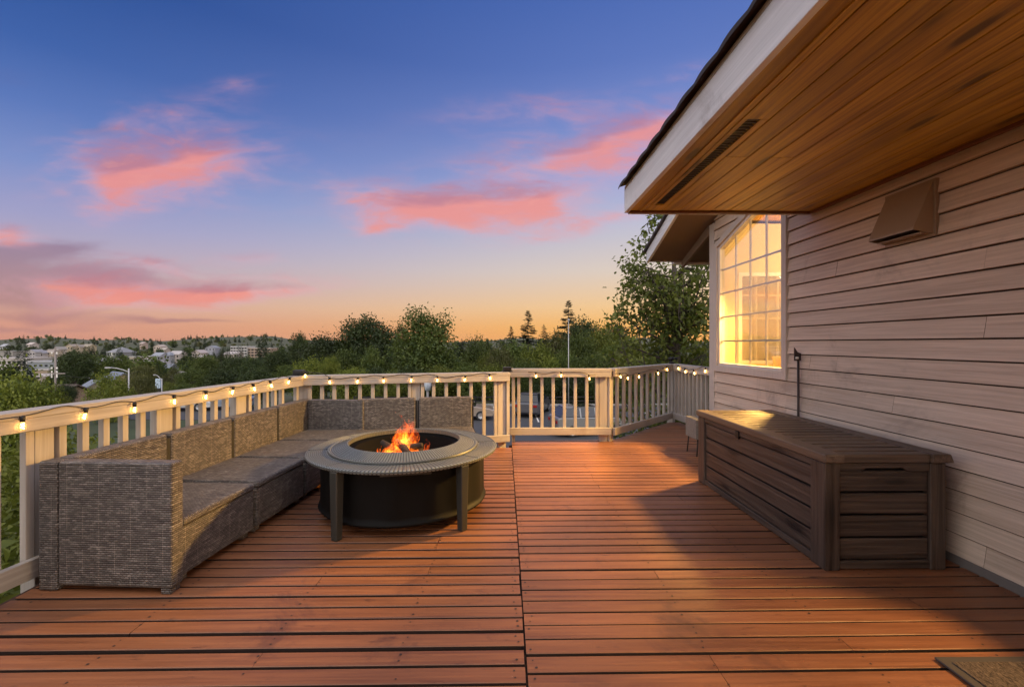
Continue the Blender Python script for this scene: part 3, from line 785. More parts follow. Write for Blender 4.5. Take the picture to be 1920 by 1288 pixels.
w2_.box(FX0, FX0 + .045, IY1 - .010, IY1 + .048, FZ0 + .046, FZ1 - .046); w2_.box(FX1 - .045, FX1, IY1 - .010, IY1 + .048, FZ0 + .046, FZ1 - .046)
iw = hobj(w2_, 'interior_window', M_white)
g = MB()
for x in (3.09, 3.36, 3.63, 3.9, 4.17, 4.44): g.box(x - .009, x + .009, IY1 + .008, IY1 + .03, FZ0 + .046, FZ1 - .046)
for z in (1.28, 1.56, 1.84): g.box(FX0 + .046, FX1 - .046, IY1 + .006, IY1 + .032, z - .009, z + .009)
hobj(g, 'muntin_grid', M_white, 0, iw)
p = MB().box(FX0 + .046, FX1 - .046, IY1 + .0355, IY1 + .039, FZ0 + .046, FZ1 - .046); hobj(p, 'pane', M_glass2, 0, iw)
sc = MB().box(FX0 + .05, FX1 - .05, IY1 - .004, IY1 - .0025, FZ0 + .05, FZ1 - .05)
def sheer():  # pale veil added over the pane, its colour standing in for reflection
    m, t, b = newmat('pane reflection veil'); b.inputs['Base Color'].default_value = (.78, .68, .5, 1); b.inputs['Roughness'].default_value = .9
    tr = t.node('ShaderNodeBsdfTransparent'); ms = t.node('ShaderNodeMixShader'); ms.inputs[0].default_value = .32
    t.l.new(tr.outputs[0], ms.inputs[1]); t.l.new(b.outputs[0], ms.inputs[2]); t.l.new(ms.outputs[0], t.n['Material Output'].inputs[0]); return m
hobj(sc, 'reflection_veil', sheer(), 0, iw)
ch = MB(); ch.box(3.20, 3.62, 4.75, 5.15, .40, .47); ch.hexa([(3.2, 5.10, .47), (3.62, 5.10, .47), (3.62, 5.15, .47), (3.2, 5.15, .47)], [(3.16, 5.16, 1.10), (3.66, 5.16, 1.10), (3.66, 5.2, 1.10), (3.16, 5.2, 1.10)])
for a in (3.22, 3.58):
    for b in (4.77, 5.12): ch.box(a - .02, a + .02, b - .02, b + .02, -.02, .40)
for a in list(range(len(ch.v))): pass
chair = thing('chair', 'pale armchair seen through the lit window of the house', 'chair', (3.41, 4.95, 0))
ch.v = [(p[0] - 3.41, p[1] - 4.95, p[2]) for p in ch.v]; ch.obj('chair_frame', plain('chair cloth', (.5, .36, .2), .8), chair, .01)
# outside of the end wall
ew = MB(); ew.box(WALLX + .121, FX0, IY1 + .1205, 5.50, -1.2, 2.73); ew.box(FX1, 9.5, IY1 + .1205, 5.50, -1.2, 2.73); ew.box(FX0, FX1, IY1 + .1205, 5.50, -1.2, FZ0); ew.box(FX0, FX1, IY1 + .1205, 5.50, FZ1, 2.73)
hobj(ew, 'end_wall', M_siding)
# main gable roof
RXo = 2.07
rf = MB()
def slab(x0, x1, ya, yb2, d0, d1):
    za, zb2 = roof_u(ya), roof_u(yb2)
    return ([(x0, yb2, zb2 + d0), (x1, yb2, zb2 + d0), (x1, ya, za + d0), (x0, ya, za + d0)], [(x0, yb2, zb2 + d1), (x1, yb2, zb2 + d1), (x1, ya, za + d1), (x0, ya, za + d1)])
rf.hexa(*slab(RXo + .03, 10.0, EY - .02, RY, .0, .02)); rf.hexa(*slab(RXo + .03, 10.0, RY, -3.42, .0, .02))
mroof = hobj(rf, 'gable_soffit', plain('brown eave soffit', (.16, .105, .07), .6, var=.1))
rt = MB(); rt.hexa(*slab(RXo - .045, 10.02, EY + .05, RY, .150, .185)); rt.hexa(*slab(RXo - .045, 10.02, RY, -3.44, .150, .185))
hobj(rt, 'roof', M_roof)
rk = MB(); rk.hexa(*slab(RXo - .008, RXo + .028, EY + .03, RY, -.012, .149)); rk.hexa(*slab(RXo - .008, RXo + .028, RY, -3.42, -.012, .149))
hobj(rk, 'rake_board', M_fascia, .003)
ev = MB(); ev.box(RXo + .03, 10.0, EY - .018, EY + .02, EZ - .01, EZ + .148); hobj(ev, 'eave_board', plain('brown eave board', (.20, .135, .09), .6, var=.1), .003)
lk = MB(); lk.hexa([(WALLX - .03, 5.53, roof_u(5.53) - .13), (WALLX + .01, 5.53, roof_u(5.53) - .13), (WALLX + .01, EY - .02, EZ - .10), (WALLX - .03, EY - .02, EZ - .10)],
                   [(WALLX - .03, 5.53, roof_u(5.53) - .002), (WALLX + .01, 5.53, roof_u(5.53) - .002), (WALLX + .01, EY - .02, EZ - .002), (WALLX - .03, EY - .02, EZ - .002)])
hobj(lk, 'lookout_beam', MATS['brown eave board'], .003)
gt = MB(); gt.box(WALLX - .12, 9.9, EY + .023, EY + .13, EZ - .035, EZ + .08); hobj(gt, 'gutter', M_white, .01)
# low roof over the deck, with pine soffit
FXo, SZ, SY = 1.0, 2.352, 3.655
sf = MB(); x = FXo + .03
while x < WALLX - .03:
    x2 = min(x + .138, WALLX - .018)
    if abs(x - (FXo + .168)) < .02:      # the board with the vent slot
        for (ya, yb2, xa, xb) in ((-3.6, 2.16, x, x2 - .006), (3.51, SY, x, x2 - .006), (2.1605, 3.5095, x, x + .028), (2.1605, 3.5095, x + .092, x2 - .006)):
            sf.box(xa, xb, ya, yb2, SZ, SZ + .016)
        VX = (x + .0285, x + .0915)
    else:
        ycut = random.choice([None, 1.2, 2.6, .4])
        if ycut: sf.box(x, x2 - .006, -3.6, ycut - .001, SZ, SZ + .016); sf.box(x, x2 - .006, ycut + .001, SY, SZ, SZ + .016)
        else: sf.box(x, x2 - .006, -3.6, SY, SZ, SZ + .016)
    x = x2
soff = hobj(sf, 'soffit', M_soffit, .0025)
hobj(MB().box(FXo + .03, WALLX - .02, -3.6, SY, SZ + .0165, SZ + .03), 'soffit_backing', M_black)
v = MB(); ny = 44
for i in range(ny):
    y = 2.165 + i * (1.34 / ny); v.box(VX[0], VX[1], y, y + .011, SZ + .003, SZ + .008)
hobj(v, 'soffit_vent', plain('vent louvre', (.03, .016, .010), .5), 0, soff)
hobj(MB().box(FXo + .12, FXo + .135, -3.6, SY, SZ - .006, SZ - .0005), 'soffit_bead', M_soffit, 0, soff)
hobj(MB().box(FXo - .004, FXo + .029, -3.65, SY + .03, SZ - .014, SZ + .178), 'fascia_board', M_fascia, .004)
hobj(MB().box(FXo + .0295, WALLX - .02, SY + .001, SY + .03, SZ - .016, SZ + .05), 'soffit_end_trim', M_dtrim, .003)
hobj(MB().box(FXo + .0295, WALLX - .02, SY + .031, SY + .04, SZ - .021, SZ - .004), 'soffit_end_bead', M_fascia, .001)
hobj(MB().box(WALLX - .048, WALLX - .019, -3.6, SY, SZ - .022, SZ - .001), 'cornice_bead', M_dtrim, .003)
lr = MB(); LS = .34
lz = lambda x: SZ + .180 + LS * (x - FXo)
lr.prism([(FXo - .004, lz(FXo)), (WALLX - .001, lz(WALLX)), (WALLX - .001, lz(WALLX) + .02), (FXo - .004, lz(FXo) + .02)], 1, -3.65, SY + .02)
hobj(lr, 'roof_sheathing', M_trim)
tl = MB(); P = .2475; yy = SY + .045
rows = 5
def tile_h(u): # u 0..1 over one tile: rises slowly, then a sharp lip
    return .010 + .020 * max(0, math.sin(PI * min(1, u / .96))) ** .8 * (.35 + .65 * u)
for r in range(rows):
    xa = FXo - .05 + r * .34; xb = min(xa + .37, WALLX - .002)
    za, zb2 = lz(xa) + .02 + (.012), lz(xb) + .02 - .004
    ys = []; y = yy
    while y > -3.6:
        for q in range(10): ys.append((y - P * q / 9.01, tile_h(1 - q / 9)))
        y -= P
    n = len(ys); vs = [(xa, a, za + h) for a, h in ys] + [(xb, a, zb2 + h * .9) for a, h in ys] + [(xa, a, za - .014 + h * .55) for a, h in ys]
    fs = [(i, i + 1, n + i + 1, n + i) for i in range(n - 1)] + [(i + 1, i, 2 * n + i, 2 * n + i + 1) for i in range(n - 1)]
    tl.add(vs, fs)
hobj(tl, 'roof', M_roof)
# unseen wall and top added behind the camera to block rear sky light
bw = MB(); bw.box(-2.45, WALLX + .003, -4.2, -3.0, -4.3, 4.6); hobj(bw, 'rear_sky_blocker', M_siding)
bw = MB(); bw.box(-2.9, WALLX + .003, -4.5, -2.55, 4.605, 4.8); hobj(bw, 'rear_blocker_top', M_roof)
# vent hood on the wall
vy0, vy1, vz0, vz1, vd = 2.60, 2.925, 1.905, 2.222, .135
vh = MB(); xw = WALLX - .02
vh.box(xw - .014, xw + .012, vy0 - .012, vy1 + .012, vz0 - .012, vz1 + .012)
hood = hobj(vh, 'vent_hood', M_bronze, .002)
v = MB(); lipz = vz0 + .035; t_ = .004
v.add([(xw - .0145, vy0, vz1), (xw - .0145, vy1, vz1), (xw - vd, vy1, lipz), (xw - vd, vy0, lipz), (xw - .0145, vy0, vz0), (xw - .0145, vy1, vz0), (xw - vd, vy0, lipz - .012), (xw - vd, vy1, lipz - .012)],
      [(0, 1, 2, 3), (3, 2, 7, 6), (0, 3, 6, 4), (1, 5, 7, 2)])
hobj(v, 'hood_cover', M_bronze, 0, hood)
v = MB(); v.box(xw - vd + .012, xw - .016, vy0 + .008, vy1 - .008, vz0 + .030, vz0 + .034); hobj(v, 'hood_opening', M_black, 0, hood)
v = MB()
for q in range(2): v.box(xw - .085 + q * .038, xw - .06 + q * .038, vy0 + .01, vy1 - .01, vz0 + .006, vz0 + .012)
hobj(v, 'louvre', M_bronze, 0, hood)
# rod on the wall
rod = thing('metal_rod', 'thin dark metal rod standing against the siding behind the storage box', 'rod', (WALLX - .045, 3.80, 0))
MB().tube([(0, 0, .002), (0, 0, 1.16)], .010, 10).obj('rod_shaft', plain('dark iron', (.06, .045, .04), .5, .5), rod, 0, True)
MB().prism([(-.035, 1.10), (.02, 1.10), (.02, 1.165), (-.01, 1.175), (-.035, 1.215)], 1, -.008, .008).obj('bracket', MATS['dark iron'], rod, .002)
MB().tube([(-.01, -.012, 1.125), (-.03, -.012, 1.125)], .01, 8).obj('bolt', M_white, rod)

# ------------------------------------------------------------------ lamps (inside the lit rooms, some added as fill)
def lamp(name, loc, power, col, r=.05):
    l = bpy.data.lights.new(name, 'POINT'); l.energy = power; l.color = col; l.shadow_soft_size = r
    o = bpy.data.objects.new(name, l); link(o); o.location = loc; return o
WARM = (1, .58, .19)
lamp('living_room_lamp', (4.3, 4.2, 2.3), LP1, (1, .73, .36), .12)
l = bpy.data.lights.new('deck_patch_spot', 'SPOT'); l.energy = LPS; l.color = (1, .55, .13); l.shadow_soft_size = .14; l.spot_size = math.radians(74); l.spot_blend = .5  # spot added in the room, aimed outwards to throw the golden deck patch
o = bpy.data.objects.new('deck_patch_spot', l); link(o); o.location = (3.44, 5.02, 2.12); o.rotation_euler = (Vector((1.42, 4.3, .2)) - o.location).to_track_quat('-Z', 'Y').to_euler()
lamp('hall_lamp', (3.30, 1.22, 2.34), LP2, WARM, .13)
lamp('sofa_fill_lamp', (4.4, -1.3, 1.75), LP3, (1, .68, .40), .8)  # unseen fill lamp added to warm the sofa fronts and railings
lamp('fire_glow', (fx, fy, .56), 4, (1, .42, .10), .1)
# ------------------------------------------------------------------ terrain
TR = [(0, -4.05), (42, -4.05), (60, -5.6), (90, -8.6), (130, -12), (200, -15.5), (300, -17), (450, -16.5), (600, -13), (800, -7), (1100, 1), (1500, 9), (2000, 15), (3000, 22), (6000, 36)]
def terr(x, y):
    r = math.hypot(x, y)
    for (a, za), (b, zb_) in zip(TR, TR[1:]):
        if r <= b:
            f = (r - a) / (b - a); return za + (zb_ - za) * f
    return TR[-1][1]
rad = [.5, 4, 8, 12, 18, 26, 34, 42, 50, 60, 75, 90, 110, 130, 160, 200, 250, 300, 370, 450, 530, 600, 700, 800, 950, 1100, 1300, 1500, 1750, 2000, 2500, 3000, 4000, 6000]
tm = MB(); NA = 144
for r in rad:
    for k in range(NA):
        a = 2 * PI * k / NA; x, y = r * math.sin(a), r * math.cos(a)
        n = (math.sin(x * .021 + 1.3) * math.cos(y * .017) + .5 * math.sin(x * .05 + y * .043)) * min(1.0, max(0, (r - 45) / 200)) * 1.6
        n += (math.sin(a * 9) + math.sin(a * 23 + 1) + .6 * math.sin(a * 61)) * min(9, max(0, (r - 700) / 200))
        tm.v.append((x, y, terr(x, y) + n))
for i in range(len(rad) - 1):
    for k in range(NA): tm.f.append((i * NA + k, i * NA + (k + 1) % NA, (i + 1) * NA + (k + 1) % NA, (i + 1) * NA + k))
def groundmat():
    m, t, b = newmat('ground'); tc = t.node('ShaderNodeTexCoord').outputs['Object']
    a = t.noise(tc, .05, 6, .65).outputs[0]; c = t.noise(tc, 1.3, 5, .7).outputs[0]
    col = t.mix(t.sm(a, .35, .65), (.035, .055, .018), (.10, .085, .045)); col = t.mix(t.m('MULTIPLY', c, .5), col, (.03, .05, .012))
    t.put(b.inputs['Base Color'], col); b.inputs['Roughness'].default_value = .95; return m
tag(tm.obj('ground', groundmat(), None, 0, True), kind='structure')
def asph():
    m, t, b = newmat('asphalt'); tc = t.node('ShaderNodeTexCoord').outputs['Object']
    a = t.noise(tc, .6, 6, .7).outputs[0]; c = t.noise(tc, 60, 2, .7).outputs[0]
    col = t.mix(t.m('ADD', t.m('MULTIPLY', a, .7), t.m('MULTIPLY', c, .3)), (.035, .035, .038), (.085, .083, .085))
    t.put(b.inputs['Base Color'], col); b.inputs['Roughness'].default_value = .8; return m
M_asph = asph()
lot = MB().box(-14, 16, 20, 37.2, -4.3, -4.0); tag(lot.obj('parking_lot', M_asph), kind='structure')
rdm = MB(); rdm.prism([(-14.2, 30.5), (-14.2, 36.5), (-60, 40), (-60, 33)], 2, -4.6, -4.004); tag(rdm.obj('road', M_asph), kind='structure')
ln = MB()
for k in range(9): ln.box(-9 + k * 2.8, -8.9 + k * 2.8, 29.6, 34.4, -3.9995, -3.994)
tag(ln.obj('parking_lines', M_white), kind='structure')
kb = MB().box(-14, 16, 37.25, 37.5, -4.3, -3.86); tag(kb.obj('kerb', plain('kerb concrete', (.3, .29, .27), .8)), kind='structure')

# ------------------------------------------------------------------ vegetation prototypes (leaf faces)
def kites(P, D, N, ln, wd):
    """leaf faces: base P, along D, normal N"""
    D = D / np.linalg.norm(D, axis=1, keepdims=True); Sd = np.cross(D, N); Sd /= (np.linalg.norm(Sd, axis=1, keepdims=True) + 1e-9)
    ln = ln[:, None]; wd = wd[:, None]
    up = np.cross(Sd, D) * ln * .12
    return np.stack([P, P + D * ln * .45 + Sd * wd * .5 + up, P + D * ln - up, P + D * ln * .45 - Sd * wd * .5 + up], axis=1)
def unit(n):
    v = RNG.normal(size=(n, 3)); return v / np.linalg.norm(v, axis=1, keepdims=True)
def leaves_at(C, n, spread, leaf, out=None, droop=.3):
    idx = RNG.integers(0, len(C), n); off = RNG.normal(size=(n, 3)) * spread
    P = C[idx] + off; base = off / (np.linalg.norm(off, axis=1, keepdims=True) + 1e-6)
    D = base * .8 + unit(n) * .8 + np.array([0, 0, -droop]); N = unit(n) + np.array([0, 0, 1.0]) + base * .8
    s = RNG.uniform(.65, 1.25, n)
    return kites(P, D, N, leaf * s, leaf * .62 * s)
def crown_mesh(name, kind, n, leaf, clumps, seed):
    global RNG
    RNG = np.random.default_rng(seed)
    if kind == 'conifer' or kind == 'spire':
        V = []
        nb = 330 if kind == 'conifer' else 190; R = .23 if kind == 'conifer' else .20; m = int(n / nb)
        gapz = RNG.uniform(.1, .9, 7)
        for b in range(nb):
            t_ = (b + RNG.random()) / nb; t_ = 1 - (1 - t_) ** .72 if kind == 'conifer' else t_
            if kind == 'spire' and np.min(np.abs(gapz - t_)) < .012: continue
            z = .05 + .93 * t_; r = R * (1 - t_) ** (.85 if kind == 'conifer' else .92) * RNG.uniform(.5, 1.15) + .010
            a = RNG.uniform(0, 2 * PI); dr = RNG.uniform(-.42, -.12) if t_ < .85 else .3
            u = RNG.uniform(.08, 1, m) ** .7
            P = np.stack([math.cos(a) * r * u, math.sin(a) * r * u, z + dr * r * u + .25 * r * u * u], 1) + RNG.normal(size=(m, 3)) * .006
            sd = RNG.choice([-1, 1], m)
            D = np.stack([math.cos(a) - sd * math.sin(a) * .9, math.sin(a) + sd * math.cos(a) * .9, -.3 + 0 * u], 1) + RNG.normal(size=(m, 3)) * .25
            s = RNG.uniform(.7, 1.2, m) * (1 - .78 * t_)
            V.append(kites(P, D, np.tile([0, 0, 1.0], (m, 1)) + RNG.normal(size=(m, 3)) * .3, leaf * s, leaf * .42 * s))
        V = np.concatenate(V)
    else:
        d = unit(clumps); rr = RNG.uniform(.35, 1, clumps) ** .55
        if kind == 'round': shape = np.array([.86, .86, .84])
        elif kind == 'loose': shape = np.array([.84, .84, .9])
        else: shape = np.array([.8, .8, .86])
        C = d * rr[:, None] * shape
        if kind == 'pointed':
            k = 1 - .62 * np.clip((C[:, 2] + .1), 0, 1); C[:, 0] *= k; C[:, 1] *= k
            tops = np.array([[-.22, 0, .98], [.0, .1, .80], [.42, 0, .66], [.25, -.1, .6], [-.3, .1, .75], [.45, .05, .80], [-.2, 0, .88]]); C = np.concatenate([C, tops, tops])
        if kind == 'loose':
            C = C[(np.sin(C[:, 0] * 5 + 1) + np.cos(C[:, 2] * 6) > -1.1)]
        V = leaves_at(C, n, .13 if kind != 'loose' else .10, leaf)
        fl = V.reshape(-1, 3); hr = np.percentile(np.hypot(fl[:, 0], fl[:, 1]), 97); lo_, hi_ = np.percentile(fl[:, 2], 1), np.percentile(fl[:, 2], 99.7)
        V[:, :, :2] /= hr; V[:, :, 2] = (V[:, :, 2] - lo_) / (hi_ - lo_) * 2 - 1
    return quadmesh(name, V)
def trunk_mesh(name, limbs, seed, conifer=False):
    rr = random.Random(seed); mb = MB()
    if conifer: mb.tube([(0, 0, -.02), (0, 0, .5), (0, 0, 1.0)], [.018, .011, .002], 7)
    else:
        mb.tube([(0, 0, -.05), (.01, 0, .2), (-.01, .01, .45), (.0, .0, .78)], [.032, .026, .02, .006], 8)
        for k in range(limbs):
            a = rr.uniform(0, 6.28); z = rr.uniform(.25, .6); r = rr.uniform(.12, .26); zz = z + rr.uniform(.12, .3)
            mb.tube([(0, 0, z), (math.cos(a) * r * .5, math.sin(a) * r * .5, (z + zz) / 2 - .02), (math.cos(a) * r, math.sin(a) * r, zz)], [.014, .009, .003], 6)
    me = bpy.data.meshes.new(name); me.from_pydata(mb.v, [], mb.f); me.materials.append(M_bark); me.polygons.foreach_set("use_smooth", [True] * len(me.polygons)); return me
M_bark = plain('bark', (.06, .045, .033), .9, var=.4, bmp=.01)
LM = {'dark': leafmat('dark leaves', (.017, .030, .010), (.052, .072, .018), .15), 'mid': leafmat('mid leaves', (.03, .055, .012), (.115, .14, .028), .25),
      'light': leafmat('light leaves', (.075, .095, .015), (.18, .19, .03), .3), 'needle': leafmat('needles', (.014, .024, .013), (.036, .052, .022), .1),
      'sunny': leafmat('yellow green leaves', (.04, .062, .012), (.175, .19, .036), .35),
      'olive': leafmat('olive leaves', (.045, .050, .014), (.115, .11, .03), .2), 'hedge': leafmat('hedge leaves', (.06, .092, .012), (.22, .235, .034), .3)}
PROTO = {}
def proto(kind, v):
    key = (kind, v)
    if key not in PROTO:
        n, leaf, cl = {'round': (11000, .080, 190), 'pointed': (10000, .075, 150), 'loose': (5000, .085, 100), 'conifer': (13000, .030, 0), 'spire': (15000, .029, 0), 'small': (1500, .17, 60), 'smallcon': (1400, .085, 0)}[kind]
        k2 = {'small': 'round', 'smallcon': 'conifer'}.get(kind, kind)
        PROTO[key] = crown_mesh('crown', k2, n, leaf, cl, 100 + 17 * v + len(kind))
    return PROTO[key]
TRK = {False: [trunk_mesh('trunk', 6, s) for s in (1, 2, 3)], True: [trunk_mesh('trunk', 0, 1, True)]}
MESHMAT = {}
def withmat(me, mat):
    k = (me.name, mat.name)
    if k not in MESHMAT:
        m2 = me.copy(); m2.materials.clear(); m2.materials.append(mat); MESHMAT[k] = m2
    return MESHMAT[k]
NT_ = [0]
def tree(px, ytop, wpx, Y, kind, lm, label, name=None, group=None, ybot=None, v=0, cat='tree'):
    """tree rooted on the ground at distance Y, its top and width measured as seen"""
    x, _, ztop = at(px, ytop, Y); g = terr(x, Y) - .1
    w_ = wpx / F * Y; h = ztop - g; NT_[0] += 1
    con = kind in ('conifer', 'spire', 'smallcon')
    nm = name or ('conifer_tree' if con else 'broadleaf_tree')
    r = thing(nm, label, cat, (x, Y, g), random.uniform(0, 6.28) if kind != 'pointed' else 0, group)
    me = withmat(proto(kind, v), LM[lm])
    c = bpy.data.objects.new('crown', me); link(c, r)
    tk = bpy.data.objects.new('trunk', random.choice(TRK[con])); link(tk, r)
    if con:
        k_ = 1.1 * w_ / (.46 if kind != 'spire' else .38); hc = min(h * .96, 1.75 * w_) if kind != 'smallcon' else h
        c.scale = (k_, k_, hc); c.location = (0, 0, h - hc); tk.scale = (max(1.5, h * .7),) * 2 + (h * .98,)
    else:
        zb2 = h * .22 if ybot is None else max(0.0, at(px, ybot, Y)[2] - g)
        hh = (h - zb2) / 2; c.scale = (w_ / 2, w_ / 2, hh); c.location = (0, 0, zb2 + hh); tk.scale = (max(2.0, w_ * .9), max(2.0, w_ * .9), h * .92)
    return r
# trees standing out behind the deck, left to right
GB = 'trees behind the parking lot'
tree(563, 624, 42, 62, 'loose', 'dark', 'small dark tree with a flat umbrella top above the corner of the railing', group=GB, ybot=690)
tree(612, 628, 78, 58, 'round', 'dark', 'dark rounded tree just left of the big dome shaped tree', group=GB, v=1, ybot=712)
tree(688, 593, 112, 60, 'round', 'dark', 'big dome shaped dark tree, tallest left of the fire', group=GB, ybot=700)
tree(752, 606, 34, 66, 'loose', 'olive', 'thin yellowish tree in the gap between dome shaped and ragged trees', group=GB, ybot=690)
tree(796, 579, 132, 48, 'pointed', 'mid', 'big ragged tree with several pointed tops, above the back railing', group=GB, ybot=716)
tree(648, 655, 60, 52, 'round', 'mid', 'lower green tree in front of the dome shaped tree', group=GB, v=1, ybot=730)
tree(700, 650, 50, 50, 'loose', 'mid', 'low loose tree in front of the dome shaped tree, right side', group=GB, v=1, ybot=720)
tree(620, 668, 36, 47, 'round', 'hedge', 'small bright green tree behind the left end of the back railing', group=GB, v=2, ybot=715)
tree(845, 665, 60, 46, 'loose', 'mid', 'loose green tree at the right foot of the ragged tree', group=GB, v=2, ybot=735)
tree(893, 633, 62, 60, 'round', 'mid', 'rounded mid green tree right of the ragged tree', group=GB, v=2, ybot=740)
tree(915, 664, 46, 46, 'round', 'light', 'bright yellow green tree above the gate post', group=GB, ybot=745)
tree(866, 634, 20, 95, 'conifer', 'needle', 'small dark conifer on the slope right of the ragged tree', group=GB)
tree(914, 634, 18, 95, 'spire', 'needle', 'slim dark conifer peeping over the rounded tree', group=GB)
tree(958, 611, 30, 80, 'spire', 'needle', 'slender spire conifer left of the two tall spires', group=GB)
tree(990, 581, 54, 72, 'spire', 'needle', 'second tallest spire conifer, with layered branches', group=GB, v=1)
tree(1020, 607, 46, 74, 'conifer', 'needle', 'blunt dense conifer between the two tall spires', group=GB, v=1)
tree(1066, 562, 62, 66, 'spire', 'needle', 'tallest spire conifer behind the thin lamp pole', group=GB, v=2)
tree(1098, 598, 84, 60, 'round', 'dark', 'dark ragged tree right of the tallest spire', group=GB, v=1, ybot=700)
tree(1040, 622, 60, 58, 'round', 'olive', 'olive tree filling the gap left of the tallest spire', group=GB, v=1, ybot=730)
tree(1155, 606, 52, 82, 'round', 'needle', 'dark rounded tree far behind the slanting railing', group=GB, v=1)
tree(1147, 603, 14, 84, 'spire', 'needle', 'tiny spire beside the far dark rounded tree', group=GB)
mids = [(962, 640, 66, 50, 'round', 'mid'), (1008, 645, 60, 48, 'round', 'hedge'), (936, 650, 48, 44, 'round', 'olive'), (1085, 632, 64, 46, 'round', 'olive'), (1128, 622, 70, 50, 'round', 'mid'),
        (1060, 668, 50, 43, 'round', 'mid'), (1030, 676, 46, 42, 'loose', 'olive'), (1110, 672, 54, 42, 'round', 'mid'), (985, 682, 56, 41, 'round', 'dark'), (1155, 650, 60, 40, 'round', 'mid'), (1185, 640, 56, 38, 'loose', 'light'),
        (930, 690, 60, 41, 'round', 'dark'), (880, 690, 56, 42, 'round', 'mid'), (830, 695, 66, 43, 'round', 'dark'), (770, 690, 70, 42, 'round', 'dark'), (700, 688, 66, 46, 'round', 'dark'), (580, 672, 56, 52, 'round', 'dark'), (1075, 700, 60, 40, 'round', 'dark'), (1135, 692, 60, 39, 'round', 'dark'), (1185, 690, 60, 38, 'round', 'mid'), (1022, 705, 56, 40, 'round', 'dark'), (660, 690, 60, 44, 'round', 'dark'), (740, 700, 60, 41, 'round', 'mid')]
where = ['behind the gate', 'behind the second gate baluster', 'left of the thin lamp pole', 'right of the tallest spire, low', 'over the gate hinge post', 'at the foot of the tallest spire', 'beside the thin lamp pole, low', 'over the right end of the gate', 'low behind the middle of the gate', 'behind the left end of the slanting railing', 'left of the big leafy tree by the house', 'right of the yellow green tree, low', 'under the rounded mid green tree', 'right of the ragged tree, low', 'under the ragged tree', 'under the dome shaped tree', 'behind the corner post', 'low beside the thin lamp pole, right side', 'low behind the gate hinge post', 'low behind the slanting railing', 'low between lamp pole and gate centre', 'left foot of the dome shaped tree', 'low in front of the ragged tree']
kn = {'round': 'rounded', 'loose': 'loose'}; cn = {'mid': 'green', 'hedge': 'fresh green', 'olive': 'olive green', 'dark': 'dark green', 'light': 'light green'}
for i, (px, yt, wp, Y, kd, lm) in enumerate(mids):
    lm = 'hedge' if i % 5 == 1 else 'light' if i % 9 == 4 else 'mid' if i % 5 == 3 else lm
    tree(px, yt - (7 if 2 < i < 14 else 0), wp * 1.25, Y, kd, lm, '%s %s tree %s' % (kn[kd], cn[lm], where[i]), group='lower trees behind the parking lot', v=i % 3, ybot=770 if i > 2 else 760)
# valley trees on the left, individually placed
GV = 'trees among the houses of the valley'
vt = [(140, 656, 54, 95, 'round', 'dark', 'big dark tree between utility pole and blue grey roof'), (213, 666, 54, 100, 'round', 'mid', 'green tree above the arm of the tall street lamp'), (268, 684, 56, 62, 'round', 'olive', 'brownish green tree right of the tall street lamp'),
      (385, 668, 46, 70, 'round', 'mid', 'green tree in the middle of the valley trees, above the sixth bulb'), (415, 655, 34, 85, 'conifer', 'dark', 'dark conifer left of the long apartment block'), (440, 668, 56, 66, 'round', 'dark', 'dark tree below the long apartment block'),
      (475, 672, 50, 62, 'round', 'dark', 'dark tree right of the one below the apartment block'), (522, 655, 50, 75, 'round', 'dark', 'dark tree at the right end of the apartment block'), (330, 690, 40, 60, 'loose', 'olive', 'loose olive tree beside the short street lamp'), (360, 690, 50, 52, 'round', 'mid', 'green tree over the long railing, right of the short lamp'),
      (420, 690, 66, 46, 'round', 'dark', 'dark low tree over the middle of the long railing'), (480, 690, 60, 44, 'round', 'dark', 'dark low tree over the far half of the long railing'), (530, 684, 50, 46, 'loose', 'mid', 'green tree just left of the corner post'), (318, 716, 26, 48, 'loose', 'light', 'small autumn coloured bush beside the blue sign'),
      (345, 720, 60, 44, 'round', 'mid', 'low green tree behind the long railing above the fifth bulb'), (195, 699, 62, 30, 'loose', 'hedge', 'light green leafy tree in front of the blue grey roof'), (225, 708, 50, 28, 'loose', 'hedge', 'light green leafy tree left of the tall street lamp'), (265, 702, 50, 40, 'round', 'olive', 'olive tree at the foot of the tall street lamp'), (120, 720, 40, 60, 'round', 'dark', 'dark shrub below the blue grey roof'),
      (30, 702, 130, 14, 'round', 'hedge', 'broad yellow green tree close behind the near end of the long railing'), (88, 718, 62, 16, 'round', 'hedge', 'rounded yellow green tree left of the utility pole')]
for i, (px, yt, wp, Y, kd, lm, lb_) in enumerate(vt):
    tree(px, yt, wp, Y, kd, lm, lb_, group=GV, v=i % 3, ybot=yt + (wp * 1.0 if Y > 40 else wp * 1.6))
